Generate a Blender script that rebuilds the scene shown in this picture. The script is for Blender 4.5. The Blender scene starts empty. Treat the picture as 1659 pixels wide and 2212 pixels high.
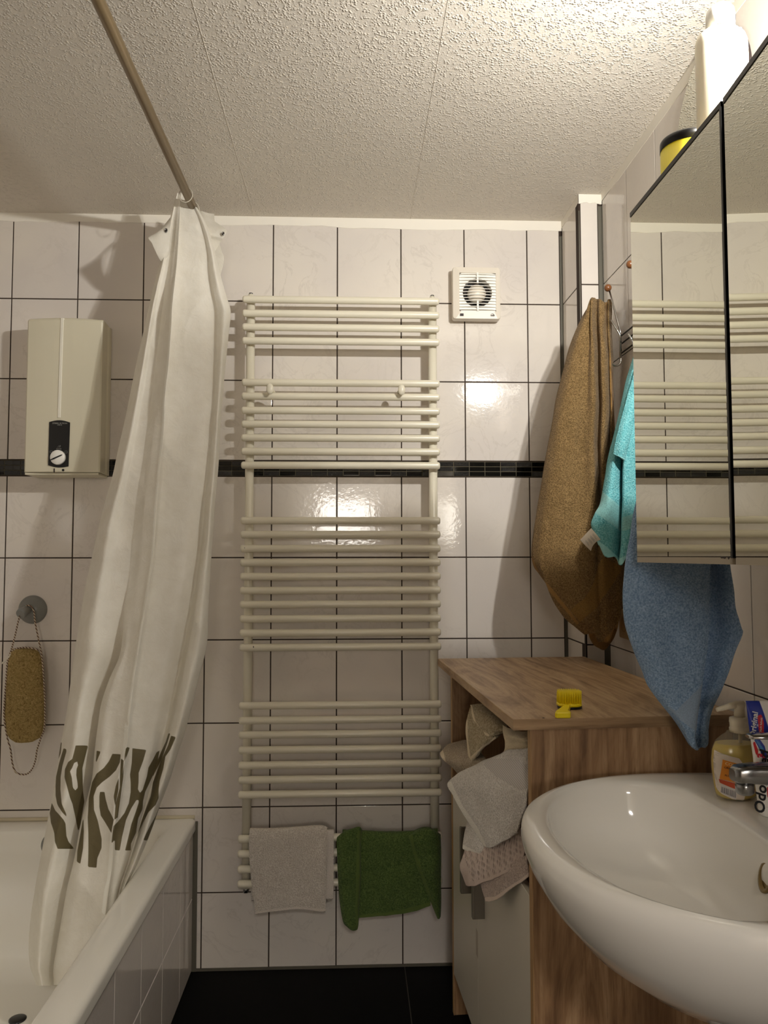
BULB=8.0; EXPO=0.42; WATT=36; LCOL=(1,.975,.915); CONE=168; AIM=(-.50,.80,-.30); PANE=17; HALL=34
import bpy, bmesh, math, random
import numpy as np
from mathutils import Vector, Matrix, noise
random.seed(7)
S=bpy.context.scene
COL=S.collection
PI=math.pi
# ------------------------------------------------------------------ camera model (image taken as 1659 x 2212)
IW,IH=1659.0,2212.0
F,YAW,PITCH,ROLL=1679.98,0.04018,0.05584,-0.00144
H=1.245                                   # lens height above the floor
def _axes():
    cy,sy=math.cos(YAW),math.sin(YAW);cp,sp=math.cos(PITCH),math.sin(PITCH);cr,sr=math.cos(ROLL),math.sin(ROLL)
    f=Vector((sy*cp,cy*cp,sp)); r0=Vector((cy,-sy,0)); u0=r0.cross(f)
    return cr*r0+sr*u0, -sr*r0+cr*u0, f
CR,CU,CF=_axes()
EYE=Vector((0,0,H))
def ray(px,py): return CF+CR*((px-IW/2)/F)-CU*((py-IH/2)/F)
def onY(px,py,Y): d=ray(px,py); return EYE+d*(Y/d.y)
def onX(px,py,X): d=ray(px,py); return EYE+d*(X/d.x)
def onZ(px,py,Z): d=ray(px,py); return EYE+d*((Z-H)/d.z)
def onP(px,py,p,n): d=ray(px,py); n=Vector(n); return EYE+d*((Vector(p)-EYE).dot(n)/d.dot(n))
cam=bpy.data.cameras.new('camera'); camo=bpy.data.objects.new('camera',cam); COL.objects.link(camo)
camo.matrix_world=Matrix(((CR.x,CU.x,-CF.x,EYE.x),(CR.y,CU.y,-CF.y,EYE.y),(CR.z,CU.z,-CF.z,EYE.z),(0,0,0,1)))
cam.sensor_fit='VERTICAL'; cam.sensor_height=36.0; cam.lens=36.0*F/IH; cam.clip_start=0.01
S.camera=camo
# ------------------------------------------------------------------ materials
def srgb(r,g,b):
    f=lambda c:(c/255/12.92 if c/255<=.04045 else ((c/255+.055)/1.055)**2.4)
    return (f(r),f(g),f(b),1)
class NT:
    def __init__(s,name):
        s.m=bpy.data.materials.new(name); s.m.use_nodes=True; s.t=s.m.node_tree; s.t.nodes.clear()
        s.out=s.n('ShaderNodeOutputMaterial'); s.b=s.n('ShaderNodeBsdfPrincipled'); s.l(s.b.outputs[0],s.out.inputs[0])
    def n(s,t,**k):
        n=s.t.nodes.new(t)
        for a,v in k.items(): setattr(n,a,v)
        return n
    def l(s,a,b): s.t.links.new(a,b)
    def coord(s,scale=(1,1,1),rot=(0,0,0),kind='Object'):
        c=s.n('ShaderNodeTexCoord'); m=s.n('ShaderNodeMapping'); m.inputs['Scale'].default_value=scale; m.inputs['Rotation'].default_value=rot
        s.l(c.outputs[kind],m.inputs[0]); return m.outputs[0]
    def noise(s,vec,scale,detail=3,rough=.5,dist=0):
        n=s.n('ShaderNodeTexNoise'); n.inputs['Scale'].default_value=scale; n.inputs['Detail'].default_value=detail
        n.inputs['Roughness'].default_value=rough; n.inputs['Distortion'].default_value=dist
        if vec is not None: s.l(vec,n.inputs['Vector'])
        return n.outputs['Fac']
    def ramp(s,fac,stops):
        r=s.n('ShaderNodeValToRGB'); e=r.color_ramp.elements
        while len(e)<len(stops): e.new(.5)
        for i,(p,c) in enumerate(stops): e[i].position=p; e[i].color=c if len(c)==4 else (*c,1)
        s.l(fac,r.inputs[0]); return r.outputs[0]
    def mix(s,fac,a,b):
        m=s.n('ShaderNodeMix',data_type='RGBA')
        for v,i in ((fac,0),(a,6),(b,7)):
            if isinstance(v,(tuple,list)): m.inputs[i].default_value=v
            elif isinstance(v,(int,float)): m.inputs[i].default_value=v
            else: s.l(v,m.inputs[i])
        return m.outputs[2]
    def mrange(s,v,a,b,c,d):
        m=s.n('ShaderNodeMapRange'); s.l(v,m.inputs[0])
        for i,x in enumerate((a,b,c,d)): m.inputs[i+1].default_value=x
        return m.outputs[0]
    def math(s,op,a,b=None):
        m=s.n('ShaderNodeMath',operation=op)
        for i,v in enumerate((a,b)):
            if v is None: continue
            if isinstance(v,(int,float)): m.inputs[i].default_value=v
            else: s.l(v,m.inputs[i])
        return m.outputs[0]
    def attr(s,name):
        a=s.n('ShaderNodeAttribute',attribute_name=name); return a.outputs['Fac']
    def bump(s,h,strength=.3,dist=.002):
        b=s.n('ShaderNodeBump'); b.inputs['Strength'].default_value=strength; b.inputs['Distance'].default_value=dist
        s.l(h,b.inputs['Height']); s.l(b.outputs[0],s.b.inputs['Normal']); return b
    def set(s,**k):
        for a,v in k.items():
            i=s.b.inputs[a.replace('_',' ')]
            if hasattr(v,'node'): s.l(v,i)
            else: i.default_value=v
        return s
def plain(name,col,rough=.5,metal=0,**k):
    t=NT(name); t.set(Base_Color=col,Roughness=rough,Metallic=metal,**k)
    h=t.noise(t.coord(),180,2); t.bump(h,.03,.0005)
    return t.m
def emis(name,col,st):
    t=NT(name); t.set(Base_Color=col,Emission_Color=col,Emission_Strength=st); return t.m
def terry(name,dark,light,scale=420,strength=.8,band=None,dist=.003,bandscale=600,hem=None,ribs=None):
    t=NT(name); v=t.coord()
    n1=t.noise(v,scale,2,.6); n2=t.noise(v,scale*.12,3,.6)
    c=t.ramp(n1,[(.33,dark),(.66,light)])
    c=t.mix(t.mrange(n2,.3,.7,0,.35),c,dark)
    h=n1
    t.set(Roughness=.95,Sheen_Weight=.10,Sheen_Roughness=.5,Specular_IOR_Level=.12)
    b=t.bump(h,strength,dist)
    if band:
        a=t.mrange(t.attr('band'),-.6,.6,0,1)
        w=t.n('ShaderNodeTexVoronoi'); w.inputs['Scale'].default_value=bandscale; t.l(v,w.inputs['Vector'])
        if ribs:
            w=t.n('ShaderNodeTexWave',wave_type='BANDS',bands_direction='X'); w.inputs['Scale'].default_value=ribs[0]; w.inputs['Distortion'].default_value=.4
            t.l(t.coord((1,1,1),(0,ribs[1],0)),w.inputs['Vector'])
        cb=t.ramp(w.outputs['Fac'] if ribs else w.outputs['Distance'],[(.0,band),(.7,tuple(x*.66 for x in band[:3])+(1,))])
        c=t.mix(a,c,cb); s_=t.mrange(a,0,1,strength,.25); t.l(s_,b.inputs['Strength'])
    if hem:
        a2=t.mrange(t.attr('hem'),-.6,.6,0,1); c=t.mix(a2,c,hem)
    t.set(Base_Color=c)
    return t.m
def tile_mat():
    t=NT('glazed_tile'); v=t.coord()
    w=t.noise(v,7,6,.62,1.6); vein=t.mrange(w,.475,.5,0,1); vein2=t.mrange(w,.5,.53,1,0); vv=t.math('MULTIPLY',vein,vein2)
    p=t.noise(v,2.6,3); vv=t.math('MULTIPLY',vv,t.mrange(p,.45,.65,0,.34))
    cl=t.noise(v,4,2)
    c=t.mix(t.mrange(cl,.35,.65,0,1),srgb(216,209,203),srgb(224,217,208))
    c=t.mix(vv,c,srgb(190,182,174))
    t.set(Base_Color=c,Roughness=.07,Specular_IOR_Level=.5)
    h=t.noise(v,95,2,.5); h2=t.noise(v,16,2,.5)
    t.bump(t.math('ADD',h,t.math('MULTIPLY',h2,1.6)),.10,.0016)
    return t.m
def oak(name,axis,c0,c1,c2):
    t=NT(name); sc=[70,70,70]; sc[axis]=2.2
    v=t.coord(tuple(sc)); n=t.noise(v,1,5,.6,.8)
    sc2=[11,11,11]; sc2[axis]=1.9
    n2=t.noise(t.coord(tuple(sc2)),1,4,.6,4.0)
    sc3=[420,420,420]; sc3[axis]=26
    n3=t.noise(t.coord(tuple(sc3)),1,2,.5)
    m=t.math('ADD',t.math('MULTIPLY',n,.42),t.math('MULTIPLY',n2,.58))
    c=t.ramp(m,[(.36,c0),(.5,c1),(.64,c2)])
    c=t.mix(t.mrange(n3,.28,.42,.45,0),c,c0)
    t.set(Base_Color=c,Roughness=.48); t.bump(n3,.12,.0006)
    return t.m
M={}
M['tile']=tile_mat()
M['grout']=plain('dark_grout',srgb(58,46,38),.9)
M['silicone']=plain('olive_joint',srgb(92,88,76),.6)
def wallpaper():
    t=NT('woodchip_paint'); v=t.coord()
    n=t.n('ShaderNodeTexVoronoi'); n.inputs['Scale'].default_value=190; n.inputs['Randomness'].default_value=1; t.l(v,n.inputs['Vector'])
    a=t.mrange(n.outputs['Distance'],0,.62,1,0)
    k=t.mrange(t.noise(v,85,2),.42,.58,0,1); a=t.math('MULTIPLY',a,k)
    n2=t.noise(v,230,2,.6); f=t.noise(v,30,3)
    h=t.math('ADD',a,t.math('MULTIPLY',n2,.30)); h=t.math('ADD',h,t.math('MULTIPLY',f,.25))
    t.set(Base_Color=srgb(221,214,203),Roughness=.85,Specular_IOR_Level=.2); t.bump(h,.75,.0032); return t.m
M['ceiling']=wallpaper()
M['paint']=plain('white_paint',srgb(238,233,222),.6)
M['plaster']=plain('plaster',srgb(222,215,204),.8)
def floor_mat():
    t=NT('black_floor_tile'); v=t.coord(); n=t.noise(v,40,3)
    t.set(Base_Color=t.mix(n,srgb(7,6,6),srgb(13,12,11)),Roughness=.7,Specular_IOR_Level=.12); return t.m
M['floor']=floor_mat(); M['floorgrout']=plain('floor_grout',srgb(70,66,58),.9)
M['mosaic']=plain('black_glass',srgb(10,11,12),.06)
def crackle():
    t=NT('rippled_black_glass'); v=t.coord((1,1,2.2)); h=t.noise(v,150,3,.6,1.2)
    t.set(Base_Color=srgb(16,18,22),Roughness=.08,Specular_IOR_Level=.8); t.bump(h,1,.004); return t.m
M['ripple']=crackle()
M['mgrout']=plain('mosaic_grout',srgb(88,82,66),.9)
M['enamel']=plain('cream_enamel',srgb(228,222,203),.28)
M['enamelw']=plain('white_enamel',srgb(236,233,224),.13)
M['ceramic']=plain('white_ceramic',srgb(232,229,222),.09)
M['heater']=plain('cream_plastic',srgb(212,206,184),.38)
M['heaterw']=plain('pale_plastic',srgb(230,226,212),.35)
M['black']=plain('black_plastic',srgb(14,14,15),.3)
M['blackm']=plain('black_matt',srgb(10,9,9),.8)
M['white']=plain('white_plastic',srgb(240,238,232),.35)
M['fanplate']=plain('ivory_plastic',srgb(225,217,203),.4)
M['dark']=plain('dark_brown',srgb(34,22,18),.6)
M['greytext']=plain('grey_print',srgb(150,150,145),.5)
M['darktext']=plain('dark_print',srgb(60,58,55),.5)
M['chrome']=plain('chrome',srgb(200,200,200),.12,1)
M['chromed']=plain('worn_chrome',srgb(150,150,150),.22,1)
M['blackwire']=plain('black_wire',srgb(22,20,20),.4)
M['ball']=plain('varnished_wood',srgb(118,74,42),.3)
M['hook']=plain('grey_plastic',srgb(128,128,124),.33)
M['pole']=plain('worn_brass_pole',srgb(134,115,84),.33,.45)
M['ring']=plain('clear_ring',srgb(205,198,182),.3)
def mirror():
    t=NT('mirror_glass'); t.set(Base_Color=(.77,.77,.69,1),Metallic=1,Roughness=.008); return t.m
M['mirror']=mirror()
M['edge']=plain('dark_edge',srgb(24,23,22),.35)
M['frame']=plain('pale_frame',srgb(176,166,148),.4)
M['cabwhite']=plain('white_board',srgb(214,208,194),.4)
M['handle']=plain('grey_handle',srgb(116,110,100),.35,.2)
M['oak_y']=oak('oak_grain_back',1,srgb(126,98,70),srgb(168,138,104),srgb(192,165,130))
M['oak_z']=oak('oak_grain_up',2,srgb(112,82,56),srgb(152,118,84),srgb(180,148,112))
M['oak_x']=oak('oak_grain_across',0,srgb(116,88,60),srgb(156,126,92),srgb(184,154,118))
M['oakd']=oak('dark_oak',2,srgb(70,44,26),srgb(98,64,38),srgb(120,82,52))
M['oakedge']=plain('oak_edge',srgb(178,142,98),.5)
M['yellow']=plain('yellow_plastic',srgb(240,216,10),.35)
M['bulb']=emis('bulb_glow',(1,.86,.68,1),1)
# ------------------------------------------------------------------ object helpers
def tag(o,label=None,cat=None,group=None,kind=None):
    if label: o['label']=label
    if cat: o['category']=cat
    if group: o['group']=group
    if kind: o['kind']=kind
    return o
def thing(name,loc,label,cat,group=None,rz=0):
    o=bpy.data.objects.new(name,None); COL.objects.link(o); o.location=loc; o.rotation_euler=(0,0,rz)
    o.empty_display_size=.05
    return tag(o,label,cat,group)
def origin_of(p):
    return p.matrix_basis.copy() if p.parent is None else origin_of(p.parent)@p.matrix_basis
class MB:
    """collects geometry given in world coordinates (or in local=True coordinates) and links it as one mesh object"""
    def __init__(s): s.bm=bmesh.new(); s.mi=0
    def face(s,vs,smooth=False):
        try: f=s.bm.faces.new(vs)
        except ValueError: return None
        f.material_index=s.mi; f.smooth=smooth; return f
    def box(s,a,b,bev=0,seg=2):
        a,b=Vector(a),Vector(b); lo=Vector(map(min,a,b)); hi=Vector(map(max,a,b))
        return s.hexa([(lo.x,lo.y,lo.z),(hi.x,lo.y,lo.z),(hi.x,hi.y,lo.z),(lo.x,hi.y,lo.z),(lo.x,lo.y,hi.z),(hi.x,lo.y,hi.z),(hi.x,hi.y,hi.z),(lo.x,hi.y,hi.z)],bev,seg)
    def hexa(s,p,bev=0,seg=2):
        v=[s.bm.verts.new(q) for q in p]
        fs=[s.face([v[i] for i in q]) for q in ((0,3,2,1),(4,5,6,7),(0,1,5,4),(1,2,6,5),(2,3,7,6),(3,0,4,7))]
        if bev>0:
            es=list({e for f in fs for e in f.edges})
            r=bmesh.ops.bevel(s.bm,geom=es,offset=bev,segments=seg,affect='EDGES',profile=.5)
            for f in r['faces']: f.material_index=s.mi; f.smooth=True
        return s
    def loft(s,rings,cap0=True,cap1=True,closed=True,smooth=True):
        R=[[s.bm.verts.new(p) for p in r] for r in rings]
        n=len(R[0])
        for a,b in zip(R,R[1:]):
            for i in range(n if closed else n-1):
                j=(i+1)%n; s.face([a[i],a[j],b[j],b[i]],smooth)
        if cap0: s.face(list(reversed(R[0])),False)
        if cap1: s.face(R[-1],False)
        return s
    def tube(s,pts,r,n=12,cap=True,closed=False):
        pts=[Vector(p) for p in pts]; m=len(pts); rings=[]
        rs=r if isinstance(r,(list,tuple)) else [r]*m
        up=None
        for i,p in enumerate(pts):
            if closed: t=(pts[(i+1)%m]-pts[i-1])
            else: t=(pts[min(i+1,m-1)]-pts[max(i-1,0)])
            t.normalize()
            if up is None:
                up=Vector((0,0,1)) if abs(t.z)<.9 else Vector((1,0,0))
            x=up.cross(t); 
            if x.length<1e-6: x=Vector((1,0,0)).cross(t)
            x.normalize(); y=t.cross(x); up=y
            rings.append([p+rs[i]*(math.cos(a)*x+math.sin(a)*y) for a in (2*PI*k/n for k in range(n))])
        if closed: rings.append(rings[0]); 
        if closed:
            R=[[s.bm.verts.new(p) for p in r_] for r_ in rings[:-1]]
            for i in range(m):
                a,b=R[i],R[(i+1)%m]
                for k in range(n): s.face([a[k],a[(k+1)%n],b[(k+1)%n],b[k]],True)
            return s
        return s.loft(rings,cap,cap)
    def cap_tube(s,a,b,r,n=16,round_=.6):
        """cylinder with rounded ends"""
        a,b=Vector(a),Vector(b); d=(b-a).normalized(); q=r*round_
        pts=[];rs=[]
        for k in range(5):
            th=PI/2*k/4; pts.append(a+d*q*(1-math.sin(th))); rs.append(max(1e-4,r*(1-round_)+ r*round_*math.sin(th)) if k else r*(1-round_)*.98+1e-4)
        P=[a]+[]; 
        P=[];R=[]
        for k in range(6):
            th=PI/2*k/5; P.append(a+d*q*(1-math.cos(th-0)) if False else a+d*(q-q*math.cos(PI/2-th))); R.append(r-q+q*math.sin(th) if k else r-q+1e-5)
        P=[a+d*(q*(1-math.cos(PI/2*k/5))) for k in range(6)]; R=[r-q+q*math.sin(PI/2*k/5) for k in range(6)]
        P2=[b-d*(q*(1-math.cos(PI/2*k/5))) for k in range(5,-1,-1)]; R2=[r-q+q*math.sin(PI/2*k/5) for k in range(5,-1,-1)]
        return s.tube(P+P2,[max(x,1e-4) for x in R+R2],n)
    def lathe(s,prof,c,axis=(0,0,1),n=32,sx=1,sy=1,xdir=None,cap=True):
        """prof: list of (radius,height) along axis from point c"""
        c=Vector(c); z=Vector(axis).normalized()
        x=Vector(xdir) if xdir else (Vector((1,0,0)) if abs(z.x)<.9 else Vector((0,1,0)))
        x=(x-z*x.dot(z)).normalized(); y=z.cross(x)
        rings=[[c+z*h+r*(sx*math.cos(a)*x+sy*math.sin(a)*y) for a in (2*PI*k/n for k in range(n))] for r,h in prof]
        return s.loft(rings,cap,cap)
    def sphere(s,c,r,n=20,sc=(1,1,1)):
        c=Vector(c); m=n//2; rings=[]
        for j in range(1,m):
            th=PI*j/m
            rings.append([c+Vector((r*sc[0]*math.sin(th)*math.cos(2*PI*k/n),r*sc[1]*math.sin(th)*math.sin(2*PI*k/n),-r*sc[2]*math.cos(th))) for k in range(n)])
        R=[[s.bm.verts.new(p) for p in q] for q in rings]
        for a,b in zip(R,R[1:]):
            for k in range(n): s.face([a[k],a[(k+1)%n],b[(k+1)%n],b[k]],True)
        lo=s.bm.verts.new(c-Vector((0,0,r*sc[2]))); hi=s.bm.verts.new(c+Vector((0,0,r*sc[2])))
        for k in range(n):
            s.face([lo,R[0][(k+1)%n],R[0][k]],True); s.face([hi,R[-1][k],R[-1][(k+1)%n]],True)
        return s
    def prism(s,poly,d,smooth=False):
        """poly: 3-D points of one face, d: extrusion vector"""
        d=Vector(d); a=[s.bm.verts.new(p) for p in poly]; b=[s.bm.verts.new(Vector(p)+d) for p in poly]
        n=len(a); s.face(list(reversed(a))); s.face(b)
        for i in range(n): s.face([a[i],a[(i+1)%n],b[(i+1)%n],b[i]],smooth)
        return s
    def obj(s,name,mat,parent=None,loc=None,local=False,attrs=None,autosmooth=True):
        bm=s.bm
        bmesh.ops.recalc_face_normals(bm,faces=bm.faces)
        if not local:
            if parent is not None: inv=origin_of(parent).inverted()
            elif loc is not None: inv=Matrix.Translation(-Vector(loc))
            else: inv=Matrix.Identity(4)
            bm.transform(inv)
        me=bpy.data.meshes.new(name); bm.to_mesh(me); bm.free()
        for m in (mat if isinstance(mat,(list,tuple)) else [mat]): me.materials.append(m)
        o=bpy.data.objects.new(name,me); COL.objects.link(o)
        if parent is not None: o.parent=parent
        elif loc is not None: o.location=loc
        return o
def sdf(px,py,polys):
    """signed distance in pixels to a union of polygons, positive inside"""
    P=np.stack([px,py],-1); best=np.full(px.shape,-1e9)
    for poly in polys:
        q=np.array(poly,float); d=np.full(px.shape,1e9); ins=np.zeros(px.shape,bool)
        for a,b in zip(q,np.roll(q,-1,0)):
            e=b-a; w=P-a; t=np.clip((w@e)/max(e@e,1e-9),0,1); dd=np.hypot(*(np.moveaxis(w-t[...,None]*e,-1,0))); d=np.minimum(d,dd)
            c=((a[1]>P[...,1])!=(b[1]>P[...,1])); 
            with np.errstate(divide='ignore',invalid='ignore'):
                xx=a[0]+(P[...,1]-a[1])*(b[0]-a[0])/(b[1]-a[1] if b[1]!=a[1] else 1e-9)
            ins^=(c&(P[...,0]<xx))
        best=np.maximum(best,np.where(ins,d,-d))
    return best
def cr_up(A,n,axis):
    A=np.moveaxis(A,axis,0); m=len(A); t=np.linspace(0,m-1,n); i=np.clip(t.astype(int),0,m-2); f=(t-i)[:,None,None]
    g=lambda k:A[np.clip(k,0,m-1)]
    p0,p1,p2,p3=g(i-1),g(i),g(i+1),g(i+2)
    r=.5*((2*p1)+(-p0+p2)*f+(2*p0-5*p1+4*p2-p3)*f*f+(-p0+3*p1-3*p2+p3)*f**3)
    return np.moveaxis(r,0,axis)
def sheet(name,rows,nu,nv,mat,parent=None,loc=None,thick=.003,amp=0,fs=8,polys=None,wr=0,wfs=25,seed=0,round_=0):
    """cloth through rows of (image x, image y, depth) control points, placed in the room; amp/wr: soft folds and fine creases in metres"""
    A=np.array(rows,float); A=cr_up(A,nv,0); A=cr_up(A,nu,1)
    px,py,Yd=A[...,0],A[...,1],A[...,2]
    d=np.array(CF)[None,None]+np.array(CR)*((px-IW/2)/F)[...,None]-np.array(CU)*((py-IH/2)/F)[...,None]
    P=d*(Yd/d[...,1])[...,None]+np.array(EYE)
    if amp or wr:
        for i in range(P.shape[0]):
            for j in range(P.shape[1]):
                v=Vector(P[i,j])
                if amp: P[i,j,1]+=amp*noise.noise(v*fs+Vector((seed,0,0)))
                if wr:
                    q=Vector((v.x*wfs,v.y*wfs,v.z*wfs*.6))+Vector((0,seed,0))
                    P[i,j,1]+=wr*(abs(noise.noise(q))*2-.6)+wr*.5*noise.noise(q*2.3)
    mb=MB(); LY_={k:mb.bm.verts.layers.float.new(k) for k in (polys or {})}
    V=[[mb.bm.verts.new(P[i,j]) for j in range(P.shape[1])] for i in range(P.shape[0])]
    for i in range(len(V)-1):
        for j in range(len(V[0])-1): mb.face([V[i][j],V[i+1][j],V[i+1][j+1],V[i][j+1]],True)
    for k,pl in (polys or {}).items():
        L=LY_[k]; sd=sdf(px,py,pl)
        for i in range(len(V)):
            for j in range(len(V[0])): V[i][j][L]=float(sd[i,j])
    o=mb.obj(name,mat,parent,loc)
    if thick:
        m=o.modifiers.new('thickness','SOLIDIFY'); m.thickness=thick; m.offset=0
    return o
def text(name,txt,size,org,right,up,mat,parent,bend=None,depth=.0004,align='CENTER',shear=0,bold=0):
    cu=bpy.data.curves.new('t','FONT'); cu.body=txt; cu.size=size; cu.extrude=depth; cu.align_x=align; cu.align_y='CENTER'; cu.shear=shear; cu.offset=bold; cu.resolution_u=3
    o=bpy.data.objects.new('t',cu); COL.objects.link(o)
    bpy.context.view_layer.update()
    me=bpy.data.meshes.new_from_object(o.evaluated_get(bpy.context.evaluated_depsgraph_get()))
    bpy.data.objects.remove(o); bpy.data.curves.remove(cu)
    right=Vector(right).normalized(); up=Vector(up).normalized(); nn=right.cross(up); org=Vector(org); inv=origin_of(parent).inverted()
    for v in me.vertices:
        w=bend(v.co) if bend else org+right*v.co.x+up*v.co.y+nn*v.co.z
        v.co=inv@w
    me.name=name; me.materials.clear(); me.materials.append(mat)
    q=bpy.data.objects.new(name,me); COL.objects.link(q); q.parent=parent
    return q
# ================================================================== the room
D=2.432; XR=.743; XL=-1.25; YF=-1.0; ZC=2.322; XP=.673; YP=2.243
ZJ=[0.004,.227,.480,.733,.986,1.239,1.492,1.542,1.795,2.048,2.301]
def tile_wall(name,org,ud,nd,u0,u1,joints,label=None,gap=.0038,zmax=ZC,back=.05,inset0=0,inset1=0,band=True,z0=0):
    """org: point on the finished face at u=0,z=0; nd: normal into the room"""
    org,ud,nd=Vector(org),Vector(ud),Vector(nd); up=Vector((0,0,1)); mb=MB()
    def P(u,z,h=0): return org+ud*u+up*z+nd*h
    mb.mi=0                                   # bed and grout
    a=[P(u0,z0,-.0022),P(u1,z0,-.0022),P(u1,zmax,-.0022),P(u0,zmax,-.0022)]
    mb.prism(a,nd*-back)
    us=[u0+inset0]+[j for j in joints if u0+inset0+.012<j<u1-inset1-.012]+[u1-inset1]
    zs=[z for z in ZJ if z>=z0]+([zmax] if zmax-ZJ[-1]>.012 else [])
    rnd=random.Random(name)
    for i in range(len(us)-1):
        for k in range(len(zs)-1):
            if band and abs(zs[k]-1.492)<1e-6: continue
            g=gap/2; x0,x1,y0,y1=us[i]+(g if i or inset0 else 0),us[i+1]-g,zs[k]+g,zs[k+1]-g
            c=.0011; mb.mi=1
            ta,tb=rnd.uniform(-.0004,.0004),rnd.uniform(-.0004,.0004)
            lo=[mb.bm.verts.new(P(u,z,-.003)) for u,z in ((x0,y0),(x1,y0),(x1,y1),(x0,y1))]
            m1=[mb.bm.verts.new(P(u,z,-.0006)) for u,z in ((x0,y0),(x1,y0),(x1,y1),(x0,y1))]
            hi=[mb.bm.verts.new(P(u,z,ta*(2*(u-x0)/(x1-x0)-1)+tb*(2*(z-y0)/(y1-y0)-1))) for u,z in ((x0+c,y0+c),(x1-c,y0+c),(x1-c,y1-c),(x0+c,y1-c))]
            mb.face(hi)
            for q in range(4):
                r=(q+1)%4; mb.face([m1[q],m1[r],hi[r],hi[q]]); mb.face([lo[q],lo[r],m1[r],m1[q]])
    o=mb.obj(name,[M['grout'],M['tile']])
    tag(o,label,None,None,'structure'); return o
JB=[-.04985+.203*(i-5) for i in range(-2,10)]
tile_wall('wall_back',(0,D,0),(1,0,0),(0,-1,0),XL,XP,JB,'white tiled back wall with dark grout behind the radiator',inset1=.008)
# right wall seen along depth: u runs towards the camera
JR=[2.243-2.038+.203*k for k in range(16)]
tile_wall('wall_right',(XR,YP,0),(0,-1,0),(-1,0,0),0,YP-YF,JR,'white tiled wall on the right behind the towels',gap=.003,inset0=.006)
tile_wall('wall_corner',(XP,D,0),(0,-1,0),(-1,0,0),0,D-YP-.0045,[],'narrow tiled pipe casing in the right corner',back=.03,inset0=.004,inset1=.001)
tile_wall('trim_1',(XP,YP,0),(1,0,0),(0,-1,0),0,XR-XP,[],'narrow white tiled front of the pipe casing',back=.03,inset0=.004,inset1=.012)
def slab(name,a,b,mat,label=None):
    o=MB().box(a,b).obj(name,mat); return tag(o,label,None,None,'structure')
tile_wall('wall_left',(XL,YF,0),(0,1,0),(1,0,0),0,D-YF,[.12+.203*k for k in range(17)])

M['hall']=plain('brown_wall',srgb(120,104,88),.8); M['door']=plain('brown_door',srgb(96,70,48),.5)
# front wall (behind the photographer) with a door whose small frosted pane is lit from the hall
mb=MB()
mb.box((XL,YF-.06,0),(-.45,YF,ZC)); mb.box((.35,YF-.06,0),(XR+.05,YF,ZC)); mb.box((-.45,YF-.06,2.02),(.35,YF,ZC))
tag(mb.obj('wall_front',M['hall']),None,None,None,'structure')
# open doorway behind the photographer and the lit hall it leads to
mb=MB(); YH2=-2.45
mb.box((-.49,YF-.07,0),(-.45,YF+.012,2.06)); mb.box((.35,YF-.07,0),(.39,YF+.012,2.06)); mb.box((-.45,YF-.07,2.02),(.35,YF+.012,2.06))
tag(mb.obj('trim_13',M['door']),'brown door frame',None,None,'structure')
mb=MB(); mb.box((-1.1,YH2-.06,0),(1.1,YH2,2.4)); mb.box((-1.16,YH2,0),(-1.1,YF-.06,2.4)); mb.box((1.1,YH2,0),(1.16,YF-.06,2.4)); mb.box((-1.1,YH2,2.4),(1.1,YF-.06,2.45))
tag(mb.obj('wall_hall',M['plaster']),None,None,None,'structure')
tag(MB().box((-1.1,YH2,-.06),(1.1,YF,-.001)).obj('trim_14',plain('hall_floor',srgb(150,120,90),.5)),'hall floor',None,None,'structure')
PX0,PX1,PZ0,PZ1=-.31,.165,1.40,1.76
mb=MB(); mb.box((PX0-.03,YH2-.001,PZ0-.03),(PX1+.03,YH2+.012,PZ1+.03))
hl=tag(mb.obj('hall_window',M['paint'],loc=(-.07,YH2,PZ0)),'lit frosted window on the far wall of the hall behind the doorway','window')
M['pane']=emis('lit_frosted_pane',(1,.95,.88,1),PANE)
MB().box((PX0,YH2+.011,PZ0),(PX1,YH2+.016,PZ1)).obj('pane',M['pane'],hl)
La=bpy.data.lights.new('hall_fill_light','AREA'); La.shape='DISK'; La.size=.35; La.energy=HALL; La.color=(1,.95,.88)  # unseen lamp added to brighten the hall and send soft fill through the doorway
Lo=bpy.data.objects.new('hall_fill_light',La); COL.objects.link(Lo); 
hlm=thing('hall_fill_lamp',(.15,-1.75,2.4),'round ceiling lamp added in the unseen hall as fill through the doorway','lamp')
MB().lathe([(.19,0),(.19,-.03),(.17,-.04),(.001,-.041)],(.15,-1.75,2.4),n=36).obj('lamp_body',M['paint'],hlm)
Lo.parent=hlm; Lo.location=(0,0,-.05)
# floor: large black tiles
mb=MB(); mb.box((XL,YF,-.06),(XR+.05,D+.05,-.002)); mb.mi=1
fx=onZ(882,2150,0).x; xs=[fx+.66*k for k in range(-3,3)]; ys=[D-.004-.6*k for k in range(0,7)]
for x0,x1 in zip([XL]+xs,xs+[XR]):
    x0,x1=max(x0,XL),min(x1,XR)
    if x1-x0<.02: continue
    for y1,y0 in zip(ys,ys[1:]):
        y0=max(y0,YF)
        if y1-y0>.02: mb.box((x0+.0015,y0+.0015,-.003),(x1-.0015,y1-.0015,0))
tag(mb.obj('floor',[M['floorgrout'],M['floor']]),'black tiled bathroom floor',None,None,'structure')
slab('ceiling',(XL,YF,ZC),(XR+.05,D+.05,ZC+.05),M['ceiling'],'white textured woodchip ceiling')
for nm,px_,py_ in (('trim_15',948,115),('trim_16',530,400)):
    sx=onZ(px_,py_,ZC).x; MB_=MB().prism([(sx-.0009,YF,ZC+.001),(sx-.0003,YF,ZC-.0006),(sx+.0003,YF,ZC-.0006),(sx+.0009,YF,ZC+.001)],(0,D-YF,0)); tag(MB_.obj(nm,M['ceiling']),None,None,None,'structure')
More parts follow.
